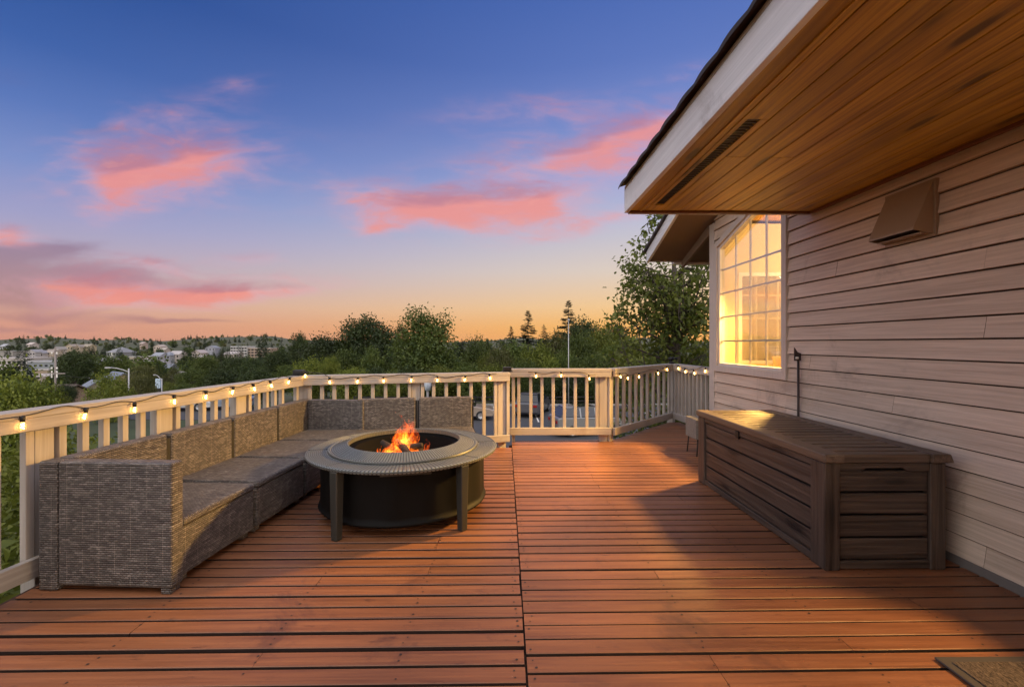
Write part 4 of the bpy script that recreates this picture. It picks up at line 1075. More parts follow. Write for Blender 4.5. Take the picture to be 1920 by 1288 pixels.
# large leafy tree by the house corner: real limbs and leaves
def near_tree():
    global RNG
    RNG = np.random.default_rng(5); rr = random.Random(4)
    X0, Y0 = 4.55, 11.6; g = -4.1
    r = thing('leafy_tree', 'large leafy tree with thin twigs against the sky, close behind the house corner', 'tree', (X0, Y0, g))
    mb = MB(); C = []; tw = []
    mb.tube([(0, 0, 0), (.1, 0, 2), (.0, .1, 4.5), (-.1, 0, 7.5)], [.22, .18, .13, .05], 10)
    for k in range(70):
        z = rr.uniform(1.8, 7.3); a = rr.uniform(0, 6.283); L = rr.uniform(.8, 2.0) * (1.15 if z < 5.5 else .9) * (1 - .45 * max(0, math.cos(a)))
        p0 = Vector((0, 0, z)); d = Vector((math.cos(a), math.sin(a), rr.uniform(.1, .6))); pts = [p0]
        for q in range(1, 5): pts.append(p0 + d * L * q / 4 + Vector((rr.uniform(-.08, .08), rr.uniform(-.08, .08), .06 * q * q * rr.uniform(-.4, 1))))
        mb.tube(pts, [.045, .034, .024, .014, .006], 6)
        for p in pts[1:]:
            C.append(p)
            for s in range(3):
                e = p + Vector((rr.uniform(-.45, .45), rr.uniform(-.45, .45), rr.uniform(-.3, .4))); mb.tube([p, e], [.008, .003], 4); C += [e, (p + e) / 2]
    # sparse shoots reaching left over the sky
    for (px, py) in ((1172, 498), (1192, 455), (1205, 470), (1215, 440), (1180, 520), (1165, 575), (1195, 590), (1230, 560), (1190, 545), (1228, 408), (1245, 410), (1210, 515), (1240, 470), (1215, 580), (1170, 560)):
        e = Vector(at(px, py, Y0 + rr.uniform(-.5, .5))) - Vector((X0, Y0, g)); s0 = Vector((rr.uniform(-1.0, -.4), rr.uniform(-.3, .3), e.z - rr.uniform(-.1, .8)))
        mid_ = s0.lerp(e, .5) + Vector((0, 0, rr.uniform(-.05, .22))); mb.tube([s0, mid_, e], [.014, .009, .003], 5); tw += [e, e, s0.lerp(e, .8), mid_, mid_.lerp(e, .4)]
    mb.obj('trunk', M_bark, r, 0, True)
    V = np.concatenate([leaves_at(np.array([list(c) for c in C]), 7600, .15, .145), leaves_at(np.array([list(c) for c in tw]), 620, .075, .14)])
    meshobj('crown', quadmesh('crown', V), LM['sunny'], r)
near_tree()
# shrubs around the deck
def shrub(label, x, y, w_, d_, z0, z1, leaf, n, lm, group='shrubs below the deck'):
    global RNG
    RNG = np.random.default_rng(int(abs(x * 100) + abs(y * 37)))
    r = thing('shrub', label, 'shrub', (x, y, z0), 0, group)
    cl = 170; d = unit(cl); rr = RNG.uniform(.3, 1, cl) ** .5; C = d * rr[:, None] * np.array([w_ / 2, d_ / 2, (z1 - z0) / 2]) * .9 + np.array([0, 0, (z1 - z0) / 2])
    V = leaves_at(C, n, .16, leaf); V[:, :, 2] = np.maximum(V[:, :, 2], .0)
    meshobj('crown', quadmesh('crown', V), LM[lm], r)
    mb = MB(); rn = random.Random(int(abs(x) * 50))
    for k in range(10):
        c = C[rn.randrange(cl)]; mb.tube([(rn.uniform(-.1, .1), rn.uniform(-.1, .1), 0), tuple(c * .5 + np.array([0, 0, .1])), tuple(c)], [.03, .018, .005], 5)
    mb.obj('stem', M_bark, r, 0, True)
shrub('leafy green shrub close outside the near end of the long railing', -4.05, 2.7, 2.4, 3.0, -4.1, .42, .12, 9000, 'hedge')
shrub('large leaved shrub under the near corner of the deck', -3.05, 1.75, 1.15, 1.7, -4.1, -.12, .13, 4200, 'hedge')
shrub('yellow green shrub outside the long railing, beside the second bulb', -5.6, 5.0, 3.0, 3.0, -4.1, .12, .12, 8000, 'light')
shrub('green shrub outside the long railing, below the tall street lamp', -8.6, 8.4, 3.2, 3.0, -4.1, -.15, .12, 7000, 'hedge')
shrub('dense shrub right behind the slanting railing, by its far end', 4.3, 8.9, 2.6, 2.2, -4.1, .72, .11, 8000, 'mid')
shrub('dense shrub right behind the slanting railing, by the gate', 2.75, 8.6, 2.0, 1.8, -4.1, -.1, .10, 6000, 'dark')
shrub('tall shrub in the gap between corner post and house', 4.75, 9.6, 1.7, 2.0, -4.1, 1.2, .11, 8000, 'hedge')
# the wooded hillsides across the valley: one mass
def woods():
    rn = random.Random(11); V = []
    small = {k: np.array([[list(p.vertices) for p in proto(k, v).polygons] for v in (0,)][0]) for k in ('small', 'smallcon')}
    cos = {}
    for k in small:
        me = proto(k, 0); a = np.empty(len(me.vertices) * 3, dtype=np.float32); me.vertices.foreach_get('co', a); cos[k] = a.reshape(-1, 4, 3)
    out = {'dark': [], 'mid': [], 'needle': [], 'olive': []}
    for i in range(6000):
        az_ = rn.uniform(-1.2, .6); rr = 130 * (20.0 ** (rn.random() ** .72)) if i % 5 > 1 else rn.uniform(130, 480)
        x, y = rr * math.sin(az_), rr * math.cos(az_)
        u_ = x / y * F + 947
        if rr < 320 and -10 < u_ < 430 and rn.random() < .25: continue
        bad = False
        for (a, b, d0, d1) in CLEAR:
            if a < u_ < b and d0 < y < d1: bad = True
        if bad: continue
        if rr > 1300 and rn.random() < .55: continue
        con = rn.random() < .38 + .3 * math.sin(az_ * 40 + rr * .01)
        k = 'smallcon' if con else 'small'
        h = rn.uniform(6, 10 + 12 * rn.random() ** 2) if con else rn.uniform(4, 6 + 7 * rn.random()); w_ = h * (.42 if con else rn.uniform(.75, 1.15))
        sub = rn.uniform(0, 6.28); c_, s_ = math.cos(sub), math.sin(sub)
        A = cos[k]; keep = 1.0 if rr < 420 else .45
        if keep < 1: A = A[::(4 if rr < 900 else 9)]
        B = A.copy()
        if con: B[..., 0] *= w_ / .46; B[..., 1] *= w_ / .46; B[..., 2] *= h
        else: B[..., 0] *= w_ / 2; B[..., 1] *= w_ / 2; B[..., 2] = (B[..., 2] + 1) * h / 2
        if keep < 1: m_ = B.mean(axis=1, keepdims=True); B = m_ + (B - m_) * (2.1 if rr < 900 else 3.0)
        X = B[..., 0] * c_ - B[..., 1] * s_; Yv = B[..., 0] * s_ + B[..., 1] * c_
        B[..., 0] = X + x; B[..., 1] = Yv + y; nz_ = (math.sin(az_ * 9) + math.sin(az_ * 23 + 1) + .6 * math.sin(az_ * 61)) * min(9, max(0, (rr - 700) / 200)); B[..., 2] += terr(x, y) + nz_ - .7
        out['needle' if con else rn.choice(['dark', 'mid', 'mid', 'olive'])].append(B)
    first = None; mats = list(out); Vs = [np.concatenate(out[m]) for m in mats]
    me = quadmesh('woods', np.concatenate(Vs)); 
    for m in mats: me.materials.append(LM[m])
    mi = np.concatenate([np.full(len(v), i, dtype=np.int32) for i, v in enumerate(Vs)])
    if len(mi) == len(me.polygons): me.polygons.foreach_set('material_index', mi)
    o = bpy.data.objects.new('woods', me); link(o); tag(o, kind='stuff')
CLEAR = [(-20, 120, 130, 300), (425, 515, 300, 520), (160, 205, 120, 260), (235, 268, 150, 300), (40, 110, 300, 470), (115, 170, 330, 520), (195, 232, 250, 420), (280, 345, 250, 420)]
woods()

# ------------------------------------------------------------------ the town
M_win = plain('dark window glass', (.02, .022, .026), .15, spec=.6)
M_winlit = emis('lit window', (1, .62, .28), .9)
def pl(n, c, r=.75): return MATS.get(n) or plain(n, c, r, var=.1, scale=1.5)
def building(px0, px1, ytop, Y, depth, label, wall, roofc, roof='flat', rows=0, cols=0, rh=2.2, rz=0, ww=1.2, wh=1.4, name='house', group=None, side=False, lit=0, cat=None):
    x0, _, zt2 = at(px0, ytop, Y); x1 = at(px1, ytop, Y)[0]; xc = (x0 + x1) / 2; W = (x1 - x0) / 2
    g = terr(xc, Y) - 1.5
    r = thing(name, label, cat or ('building' if name != 'house' else 'house'), (xc, Y, g), rz, group); hgt = zt2 - g
    wall = tuple(min(.8, q * .72) for q in wall); wm = pl('wall %s' % str(wall), wall); rm_ = pl('roof %s' % str(roofc), roofc)
    he = hgt - (rh if roof != 'flat' else .6)
    MB().box(-W, W, 0, depth, 0, he).obj('wall', wm, r)
    if roof == 'flat':
        MB().box(-W - .3, W + .3, -.3, depth + .3, he + .002, hgt).obj('roof', rm_, r)
    elif roof == 'gable':      # ridge along x
        m = MB(); m.prism([(-.5, he - .12), (depth / 2, hgt), (depth + .5, he - .12), (depth + .5, he - .32), (depth / 2, hgt - .2), (-.5, he - .32)], 0, -W - .5, W + .5); m.obj('roof', rm_, r)
        MB().prism([(.01, he - .3), (depth / 2, hgt - .22), (depth - .01, he - .3)], 0, -W + .01, W - .01).obj('gable_wall', wm, r)
    elif roof == 'front':      # ridge along y, gable towards the deck
        m = MB(); m.prism([(-W - .5, he - .12), (0, hgt), (W + .5, he - .12), (W + .5, he - .32), (0, hgt - .2), (-W - .5, he - .32)], 1, -.5, depth + .5); m.obj('roof', rm_, r)
        MB().prism([(-W + .01, he - .3), (0, hgt - .22), (W - .01, he - .3)], 1, .01, depth - .01).obj('gable_wall', wm, r)
    elif roof == 'hip':
        m = MB(); k = min(W, depth / 2) * .8
        m.add([(-W - .5, -.5, he - .2), (W + .5, -.5, he - .2), (W + .5, depth + .5, he - .2), (-W - .5, depth + .5, he - .2), (-W + k, depth / 2, hgt), (W - k, depth / 2, hgt)], [(0, 1, 5, 4), (1, 2, 5), (2, 3, 4, 5), (3, 0, 4), (3, 2, 1, 0)]); m.obj('roof', rm_, r)
    n = 0
    for i in range(rows):
        for j in range(cols):
            zc = he - 1.7 - i * 2.9; xx = -W + (j + .5) * 2 * W / cols
            if zc < 1.8: continue
            MB().box(xx - ww / 2, xx + ww / 2, -.06, .05, zc - wh / 2, zc + wh / 2).obj('window', M_winlit if random.random() < lit else M_win, r)
    return r
GT = 'houses and blocks of the town'
building(-34, 50, 671, 230, 14, 'white four storey apartment block at the left edge', (.62, .56, .50), (.45, .40, .36), 'flat', 4, 9, name='apartment_block', ww=1.5, wh=1.5)
building(51, 112, 677, 225, 16, 'long grey office block right of the white apartment block', (.30, .32, .33), (.36, .36, .36), 'flat', 3, 6, name='office_block', ww=1.4, wh=.9)
building(62, 91, 692, 190, 8, 'low beige block with a pale side in front of the grey office', (.48, .36, .24), (.40, .36, .32), 'flat', name='low_block')
building(45, 92, 703, 150, 10, 'pale flat roofed store below the beige block', (.45, .36, .29), (.52, .46, .42), 'flat', name='store')
ch_ = building(166, 197, 672, 175, 12, 'church with a pale lilac roof and a thin white spire', (.45, .42, .42), (.42, .38, .46), 'gable', 1, 2, rh=5, name='church', cat='church')
MB().add([(-.35, 5.6, ch_.location.z * 0 + 6), (.35, 5.6, 6), (.35, 6.3, 6), (-.35, 6.3, 6)], []) if False else None
sp = MB(); hz = at(184, 660, 175)[2] - ch_.location.z; hb = at(184, 674, 175)[2] - ch_.location.z; sx = at(184, 660, 175)[0] - ch_.location.x
sp.add([(sx - .5, 5.5, hb), (sx + .5, 5.5, hb), (sx + .5, 6.5, hb), (sx - .5, 6.5, hb), (sx, 6, hz)], [(0, 1, 4), (1, 2, 4), (2, 3, 4), (3, 0, 4), (3, 2, 1, 0)]); sp.obj('spire', M_white, ch_)
building(118, 182, 700, 84, 11, 'large house with a blue grey roof and peach gable right of the pole', (.50, .34, .24), (.17, .19, .235), 'gable', 1, 3, rh=4.4, rz=-.62)
building(104, 138, 715, 80, 8, 'low blue grey roofed wing left of the large house', (.45, .36, .28), (.19, .21, .25), 'gable', rh=3.2, rz=-.62)
building(66, 100, 724, 70, 7, 'small brown roofed house left of the utility pole', (.40, .27, .18), (.10, .07, .055), 'gable', 1, 2, rh=1.8)
building(206, 240, 703, 105, 9, 'low house with a blue grey roof left of the tall street lamp', (.50, .33, .22), (.16, .175, .21), 'gable', 1, 3, rh=1.8)
building(243, 266, 668, 250, 10, 'cream block with a flat roof above the tall street lamp', (.50, .42, .30), (.40, .38, .34), 'flat', 3, 3, name='cream_block', ww=1.6)
building(200, 228, 651, 360, 14, 'wide grey building with a raised centre on the far slope', (.30, .30, .30), (.24, .24, .25), 'hip', 2, 5, rh=4, name='grey_building')
building(432, 463, 649, 480, 16, 'white and grey half of the long apartment block on the slope', (.58, .55, .52), (.42, .42, .42), 'flat', 4, 6, name='apartment_block', ww=2.4, wh=1.6)
building(464, 508, 652, 482, 16, 'brown and cream half of the long apartment block', (.42, .30, .22), (.40, .36, .32), 'flat', 4, 7, name='apartment_block', ww=2.6, wh=1.6)
building(490, 508, 686, 130, 9, 'small house with a pale pink roof behind the far half of the railing', (.45, .38, .34), (.55, .46, .44), 'gable', rh=2)
building(317, 356, 698, 95, 7, 'low beige house with blue windows, right of the short street lamp', (.50, .40, .30), (.22, .20, .18), 'gable', 1, 4, rh=1.3)
building(0, 24, 658, 330, 10, 'low concrete building with dark bands at the left edge', (.38, .35, .31), (.30, .28, .25), 'flat', name='concrete_block')
hs = [(50, 66, 655, 400, 'front', (.55, .50, .48), (.28, .27, .28), 'white gabled house, first of the row behind the office'), (67, 80, 657, 405, 'front', (.52, .46, .44), (.25, .24, .26), 'white gabled house, second of the row behind the office'), (82, 100, 655, 410, 'gable', (.55, .44, .33), (.45, .38, .32), 'cream house ending the row behind the office'),
      (122, 136, 645, 450, 'front', (.52, .42, .30), (.30, .25, .20), 'tan gabled house above the big dark tree, left'), (138, 150, 646, 455, 'front', (.55, .45, .33), (.28, .24, .2), 'tan gabled house above the big dark tree, middle'), (152, 166, 645, 460, 'gable', (.55, .45, .28), (.32, .27, .2), 'yellow house above the big dark tree, right'),
      (101, 108, 650, 420, 'front', (.55, .47, .38), (.3, .27, .24), 'small cream house beside the top of the utility pole'), (284, 300, 661, 330, 'gable', (.48, .46, .48), (.27, .28, .31), 'grey roofed house on the slope above the short lamp'), (301, 318, 660, 335, 'hip', (.40, .40, .42), (.22, .23, .26), 'dark roofed house next to the grey roofed one'),
      (316, 336, 658, 340, 'gable', (.60, .52, .46), (.42, .38, .36), 'long white house on the slope above the short lamp'), (288, 302, 646, 500, 'front', (.58, .48, .40), (.4, .33, .28), 'white house high on the slope, left'), (298, 308, 652, 470, 'gable', (.60, .50, .42), (.42, .36, .3), 'white house high on the slope, right'),
      (360, 376, 656, 360, 'front', (.52, .44, .38), (.4, .34, .32), 'pale house left of the long apartment block, upper'), (366, 378, 666, 300, 'gable', (.52, .45, .42), (.46, .42, .40), 'pale house left of the long apartment block, lower'), (385, 403, 648, 480, 'front', (.36, .36, .40), (.24, .25, .28), 'blue grey house left of the apartment block'),
      (262, 275, 672, 240, 'gable', (.42, .38, .34), (.34, .31, .29), 'grey house right of the cream block'), (276, 297, 676, 220, 'front', (.42, .38, .33), (.25, .23, .22), 'brown gabled house right of the cream block'), (298, 312, 683, 200, 'gable', (.34, .34, .36), (.2, .21, .24), 'slate roofed house right of the brown gabled house'),
      (50, 59, 642, 560, 'gable', (.6, .52, .46), (.5, .42, .38), 'tiny white house on the far left slope'), (0, 8, 645, 540, 'gable', (.5, .5, .5), (.4, .4, .42), 'tiny grey house at the left edge of the slope'), (262, 268, 641, 620, 'gable', (.55, .42, .35), (.4, .32, .28), 'tiny house high on the middle slope'), (420, 446, 659, 420, 'gable', (.5, .42, .36), (.36, .32, .3), 'low house in front of the apartment block')]
for (a, b, yt, Y, rf_, wc, rc, lb_) in hs: building(a, b, yt, Y, 9, lb_, wc, rc, rf_, 2 if Y < 450 else 1, 3 if b - a > 12 else 2, rh=2.4, group=GT)

# ------------------------------------------------------------------ poles, lamps, sign
M_galv = plain('galvanised steel', (.40, .39, .38), .5, .3); M_pole = plain('weathered pole', (.24, .20, .18), .8)
x, Y, zt2 = at(104, 652, 38); g = terr(x, Y)
up = thing('utility_pole', 'grey utility pole with crossarms left of the blue grey roof', 'utility pole', (x, Y, g))
MB().tube([(0, 0, -.3), (0, 0, zt2 - g)], [.10, .065], 10).obj('pole', M_pole, up, 0, True)
for yy, L in ((657, .62), (700, .9)):
    z = at(104, yy, Y)[2] - g; MB().box(-L, L, -.125, -.072, z - .045, z + .045).obj('crossarm', M_pole, up)
ins = MB()
for yy in (662, 690, 697, 703, 706):
    z = at(104, yy, Y)[2] - g; ins.lathe([(.001, -.09), (.06, -.08), (.06, .08), (.001, .09)], 8, (.22, -.1, z)); ins.lathe([(.001, -.09), (.05, -.08), (.05, .08), (.001, .09)], 8, (-.2, -.1, z))
ins.obj('insulator', M_white, up)
w_ = MB(); z0_ = at(104, 703, Y)[2] - g
for (tx, ty, Yt) in ((260, 697, 60), (-60, 702, 40)):
    e = Vector(at(tx, ty, Yt)) - Vector((x, Y, g)); p = [Vector((.1, -.15, z0_)).lerp(e, f) - Vector((0, 0, .5 * math.sin(f * PI))) for f in (0, .25, .5, .75, 1)]; w_.tube(p, .012, 4)
w_.obj('wire', M_wire, up)
def street_lamp(px, ytop, pxa, ya, Y, label):
    x, _, zt2 = at(px, ytop, Y); g = terr(x, Y); xa, _, za = at(pxa, ya, Y)
    r = thing('street_lamp', label, 'street lamp', (x, Y, g), 0, 'street lamps over the long railing'); h = zt2 - g
    MB().tube([(0, 0, 0), (0, 0, h)], [.062, .042], 10).obj('pole', M_galv, r, 0, True)
    dx_ = xa - x; a0 = h - .25; dzz = za - g - a0
    MB().tube([(0, 0, a0), (dx_ * .25, 0, a0 + dzz * .5), (dx_ * .55, 0, a0 + dzz * .88), (dx_ * .8, 0, a0 + dzz)], .035, 8).obj('arm', M_galv, r, 0, True)
    MB().box(min(dx_ * .78, dx_ * 1.05), max(dx_ * .78, dx_ * 1.05), -.09, .09, a0 + dzz - .05, a0 + dzz + .05).obj('lamp_head', M_galv, r, .02)
street_lamp(241.5, 691, 200, 689.5, 32, 'tall grey street lamp with a long curved arm')
street_lamp(303.5, 710, 289, 703, 44, 'shorter white street lamp with a short angled arm, by the blue sign')
x, Y, zt2 = at(297, 710, 50); g = terr(x, Y)
sg = thing('sign_board', 'pale blue and white panel sign behind the shorter street lamp', 'sign', (x, Y, g))
W = 4.2 / F * 50 * 1.0
MB().box(-.25, .25, -.05, .05, 0, zt2 - g - 1.2).obj('post', M_black, sg)
MB().box(-.26, .26, -.10, .10, zt2 - g - 1.05, zt2 - g).obj('panel', plain('sign panel', (.42, .52, .62), .5, var=.35, scale=2.5), sg)
MB().box(-.55, .6, -.12, .12, zt2 - g - 1.35, zt2 - g - 1.06).obj('base', M_black, sg)
x, Y, zt2 = at(1066, 601, 37.9); g = terr(x, Y)
lp_ = thing('light_pole', 'thin tall grey pole rising behind the gate in front of the conifers', 'pole', (x, Y, g))
MB().tube([(0, 0, 0), (0, 0, zt2 - g)], [.05, .032], 8).obj('pole', M_galv, lp_, 0, True); MB().lathe([(.001, 0), (.09, 0), (.09, .12), (.001, .16)], 10, (0, 0, zt2 - g)).obj('pole_cap', M_galv, lp_)
fe = thing('low_fence', 'low dark rail fence along the far edge of the parking lot', 'fence', (0, 38.2, -4.05))
for z in (.28, .62): MB().box(-13, 16, -.03, .03, z, z + .12).obj('rail', M_black, fe)
for k in range(12): MB().box(-13 + k * 2.6, -12.88 + k * 2.6, -.04, .04, 0, .78).obj('post', M_black, fe)
bb_ = thing('bollard_lamp', 'pale globe lamp seen between the balusters behind the back railing', 'lamp', at(802, 716, 9.0)[:2] + (-4.1,))
z = at(802, 722, 9.0)[2] + 4.1
MB().tube([(0, 0, 0), (0, 0, z - .12)], .025, 8).obj('pole', M_galv, bb_); MB().lathe([(.001, -.12), (.05, -.11), (.075, 0), (.07, .1), (.04, .13), (.001, .135)], 14, (0, 0, z)).obj('lamp_shade', plain('frosted lamp', (.5, .55, .6), .3), bb_, 0, True)

# ------------------------------------------------------------------ cars
def carpaint(n, c, met=.2):
    m, t, b = newmat(n); b.inputs['Base Color'].default_value = (*c, 1); b.inputs['Metallic'].default_value = met; b.inputs['Roughness'].default_value = .3; b.inputs['Coat Weight'].default_value = .6; return m
M_tyre = plain('tyre', (.015, .015, .016), .85); M_rim = plain('rim', (.45, .45, .46), .35, .7); M_cg = plain('car glass', (.012, .014, .018), .08, spec=.7)
M_hl = plain('headlight', (.7, .7, .72), .1); M_tl = plain('tail light', (.25, .01, .01), .2)
def car(label, loc, rz, paint, suv=False):
    r = thing('parked_car', label, 'car', loc, rz, 'cars parked below the deck'); L = 2.25; Wd = .90; k = 1.12 if suv else 1.0
    low = [(-L, .42), (-L + .06, .28), (L - .08, .28), (L, .45), (L - .04, .70 * k), (L - .35, .82 * k), (.95, .95 * k), (-1.55 if not suv else -2.1, 1.0 * k), (-L + .04, .92 * k)]
    m = MB(); n = len(low)
    for wy in (-1, 1):
        m.v += [(x, wy * Wd * (.96 if z > .6 else 1.0), z) for x, z in low]
    m.f = [tuple(range(n)), tuple(range(2 * n - 1, n - 1, -1))] + [(i, n + i, n + (i + 1) % n, (i + 1) % n) for i in range(n)]
    m.obj('body', paint, r, .06, False, 3)
    top = [(1.0, .95 * k), (.30, 1.40 * k), (-.1, 1.46 * k), (-1.0, 1.44 * k), (-1.75, 1.0 * k)] if not suv else [(1.05, .95 * k), (.38, 1.42 * k), (0, 1.50 * k), (-1.6, 1.48 * k), (-2.08, 1.0 * k)]
    m = MB(); n = len(top)
    for wy in (-1, 1): m.v += [(x, wy * (Wd - .05 if z < 1.2 else Wd - .24), z) for x, z in top]
    m.f = [tuple(range(n)), tuple(range(2 * n - 1, n - 1, -1))] + [(i, n + i, n + (i + 1) % n, (i + 1) % n) for i in range(n)]
    m.obj('window', M_cg, r, .03)
    rt_ = [p for p in top if p[1] > 1.3 * k]; m = MB()
    m.hexa([(rt_[-1][0] - .1, -Wd + .22, rt_[-1][1] - .03), (rt_[0][0] + .06, -Wd + .22, rt_[0][1] - .04), (rt_[0][0] + .06, Wd - .22, rt_[0][1] - .04), (rt_[-1][0] - .1, Wd - .22, rt_[-1][1] - .03)],
           [(rt_[-1][0], -Wd + .26, rt_[-1][1] + .03), (rt_[0][0], -Wd + .26, rt_[0][1] + .03), (rt_[0][0], Wd - .26, rt_[0][1] + .03), (rt_[-1][0], Wd - .26, rt_[-1][1] + .03)]); m.obj('roof', paint, r, .03)
    pm = MB()
    for wy in (-1, 1):
        for xx in (.05, -.85): pm.hexa([(xx - .04, wy * (Wd - .075), .95 * k), (xx + .04, wy * (Wd - .075), .95 * k), (xx + .04, wy * (Wd - .03), .95 * k), (xx - .04, wy * (Wd - .03), .95 * k)], [(xx - .04, wy * (Wd - .26), 1.43 * k), (xx + .04, wy * (Wd - .26), 1.43 * k), (xx + .04, wy * (Wd - .215), 1.43 * k), (xx - .04, wy * (Wd - .215), 1.43 * k)])
    pm.obj('pillar', paint, r)
    for xx in (1.35, -1.35):
        for wy in (-1, 1):
            w_ = MB(); R_ = .33
            for q, (rr, dd) in enumerate(((.2, .02), (R_, .0), (R_, -.2), (.2, -.2))): 
                w_.v += [(xx + rr * math.cos(a * PI / 12), wy * (Wd + .015 + dd), .33 + rr * math.sin(a * PI / 12)) for a in range(24)]
            for q in range(3): w_.f += [(q * 24 + a, q * 24 + (a + 1) % 24, (q + 1) * 24 + (a + 1) % 24, (q + 1) * 24 + a) for a in range(24)]
            wo = w_.obj('wheel', M_tyre, r)
            h_ = MB(); h_.v = [(xx + .2 * math.cos(a * PI / 12), wy * (Wd + .02), .33 + .2 * math.sin(a * PI / 12)) for a in range(24)] + [(xx, wy * (Wd - .02), .33)]; h_.f = [(a, (a + 1) % 24, 24) for a in range(24)]
            h_.obj('rim', M_rim, wo)
    for wy in (-1, 1):
        MB().box(L - .16, L - .02, wy * .62 - .16, wy * .62 + .16, .60, .72).obj('headlight', M_hl, r, .03)
        MB().box(-L - .01, -L + .08, wy * .66 - .14, wy * .66 + .14, .68 * k, .84 * k).obj('tail_light', M_tl, r, .02)
        MB().box(.72, .86, wy * (Wd + .02) - .06, wy * (Wd + .02) + .06, .95 * k, 1.08 * k).obj('mirror', paint, r, .02)
    return r
x, Y, _ = at(1108, 800, 25.2); car('pale silver car seen through the gate, nearest of the cars', (x, Y + .6, -4.0), .22, carpaint('silver paint', (.20, .20, .20), .5), True)
x, Y, _ = at(866, 770, 31); car('beige sedan behind the right end of the sofa back', (x, Y, -4.0), .02, carpaint('beige paint', (.28, .22, .17)))
x, Y, _ = at(1000, 770, 33.2); car('dark grey car behind the left half of the gate', (x, Y, -4.0), PI / 2 - .3, carpaint('dark grey paint', (.06, .06, .07), .4), True)
x, Y, _ = at(352, 765, 35.4); car('white car on the road seen between the balusters, left', (x, Y, -4.0), .06, carpaint('white paint', (.42, .42, .42)))
x, Y, _ = at(425, 765, 36.0); car('blue grey car on the road seen between the balusters, right', (x, Y, -4.0), PI + .06, carpaint('blue grey paint', (.16, .2, .26)))

# ------------------------------------------------------------------ evening haze over the valley
hz = MB().box(-3600, 3600, -60, 6100, -30, 90).obj('haze', None); hz.data.materials.clear()
def hazemat():
    m = bpy.data.materials.new('haze'); m.use_nodes = True; t = NT(m.node_tree); t.n.remove(m.node_tree.nodes['Principled BSDF'])
    v = t.node('ShaderNodeVolumePrincipled'); v.inputs['Color'].default_value = (.90, .76, .66, 1); v.inputs['Density'].default_value = HAZE
    t.l.new(v.outputs[0], t.n['Material Output'].inputs['Volume']); return m
hz.data.materials.append(hazemat()); tag(hz, kind='stuff')
# ------------------------------------------------------------------ sky
w = bpy.data.worlds.new("World"); S.world = w; w.use_nodes = True
t = NT(w.node_tree); bg = t.n['Background']
d = t.node('ShaderNodeTexCoord').outputs['Generated']; dx, dy, dz = t.sep(d)
yc = t.m('MAXIMUM', dy, .08)
u0, v0 = t.m('DIVIDE', dx, yc), t.m('DIVIDE', dz, yc)
el = t.m('ARCSINE', t.m('MINIMUM', t.m('MAXIMUM', dz, -1.0), 1.0)); az = t.m('ARCTAN2', dx, dy)
def E(y): return math.degrees(math.atan((644 - y) / F)) / 90
ef = t.m('DIVIDE', el, PI / 2)
L_ = lambda r, g, b: lin((r, g, b))
EL = lambda y: E(644 - (644 - y) * .74)
left = t.ramp(ef, [(0, L_(206, 142, 124)), (EL(612), L_(214, 152, 132)), (EL(565), L_(212, 172, 158)), (EL(500), L_(186, 170, 186)), (EL(420), L_(160, 160, 200)), (EL(330), L_(124, 144, 200)), (EL(230), L_(90, 120, 186)), (EL(120), L_(62, 98, 168)), (EL(-60), L_(40, 78, 148)), (1, L_(26, 56, 118))])
right = t.ramp(ef, [(0, L_(250, 170, 74)), (E(612), L_(250, 186, 100)), (E(575), L_(244, 202, 146)), (E(510), L_(222, 206, 192)), (E(430), L_(192, 192, 210)), (E(340), L_(158, 168, 214)), (E(240), L_(124, 143, 204)), (E(130), L_(95, 121, 190)), (E(-60), L_(70, 102, 176)), (1, L_(36, 66, 140))])
sky = t.mix(t.sm(az, -.95, .42), left, right)
# clouds: soft lens shaped banks at fixed directions in the sky
wz = t.node('ShaderNodeTexNoise'); wz.inputs['Scale'].default_value = 1; wz.inputs['Detail'].default_value = 3
t.l.new(t.comb(t.m('MULTIPLY', u0, 3.0), t.m('MULTIPLY', v0, 9.0), 3.3), wz.inputs['Vector'])
wx, wy, _ = t.sep(wz.outputs['Color'])
u = t.m('ADD', u0, t.m('MULTIPLY', t.m('SUBTRACT', wx, .5), .16)); v = t.m('ADD', v0, t.m('MULTIPLY', t.m('SUBTRACT', wy, .5), .075))
fb = t.noise(t.comb(t.m('MULTIPLY', u0, 5.0), t.m('MULTIPLY', v0, 17.0), 1.7), 1, 7, .60, .5).outputs[0]
fine = t.noise(t.comb(t.m('MULTIPLY', u0, 14.0), t.m('MULTIPLY', v0, 38.0), 8.7), 1, 5, .6, .3).outputs[0]
def blob(px, py, rx, ry, tilt=0, s=1.0):
    c = ray(px, py); cu, cv = c[0] / c[1], c[2] / c[1]
    du = t.m('DIVIDE', t.m('SUBTRACT', u, cu), rx / F)
    dv = t.m('DIVIDE', t.m('SUBTRACT', t.m('SUBTRACT', v, cv), t.m('MULTIPLY', t.m('SUBTRACT', u, cu), tilt)), ry / F)
    q = t.m('MULTIPLY', t.m('ADD', t.m('MULTIPLY', du, du), t.m('MULTIPLY', dv, dv)), .62)
    g = t.m('MULTIPLY', t.m('POWER', 2.718, t.m('MULTIPLY', q, -1.1)), s); return g, dv
def bank(lst):
    acc = None; sh = None
    for b in lst:
        g, dv = blob(*b); sg = t.m('MULTIPLY', g, dv)
        acc = g if acc is None else t.m('ADD', acc, g); sh = sg if sh is None else t.m('ADD', sh, sg)
    return acc, sh
nn = t.m('ADD', t.m('MULTIPLY', t.m('SUBTRACT', fb, .5), 2.5), t.m('MULTIPLY', t.m('SUBTRACT', fine, .5), .9))
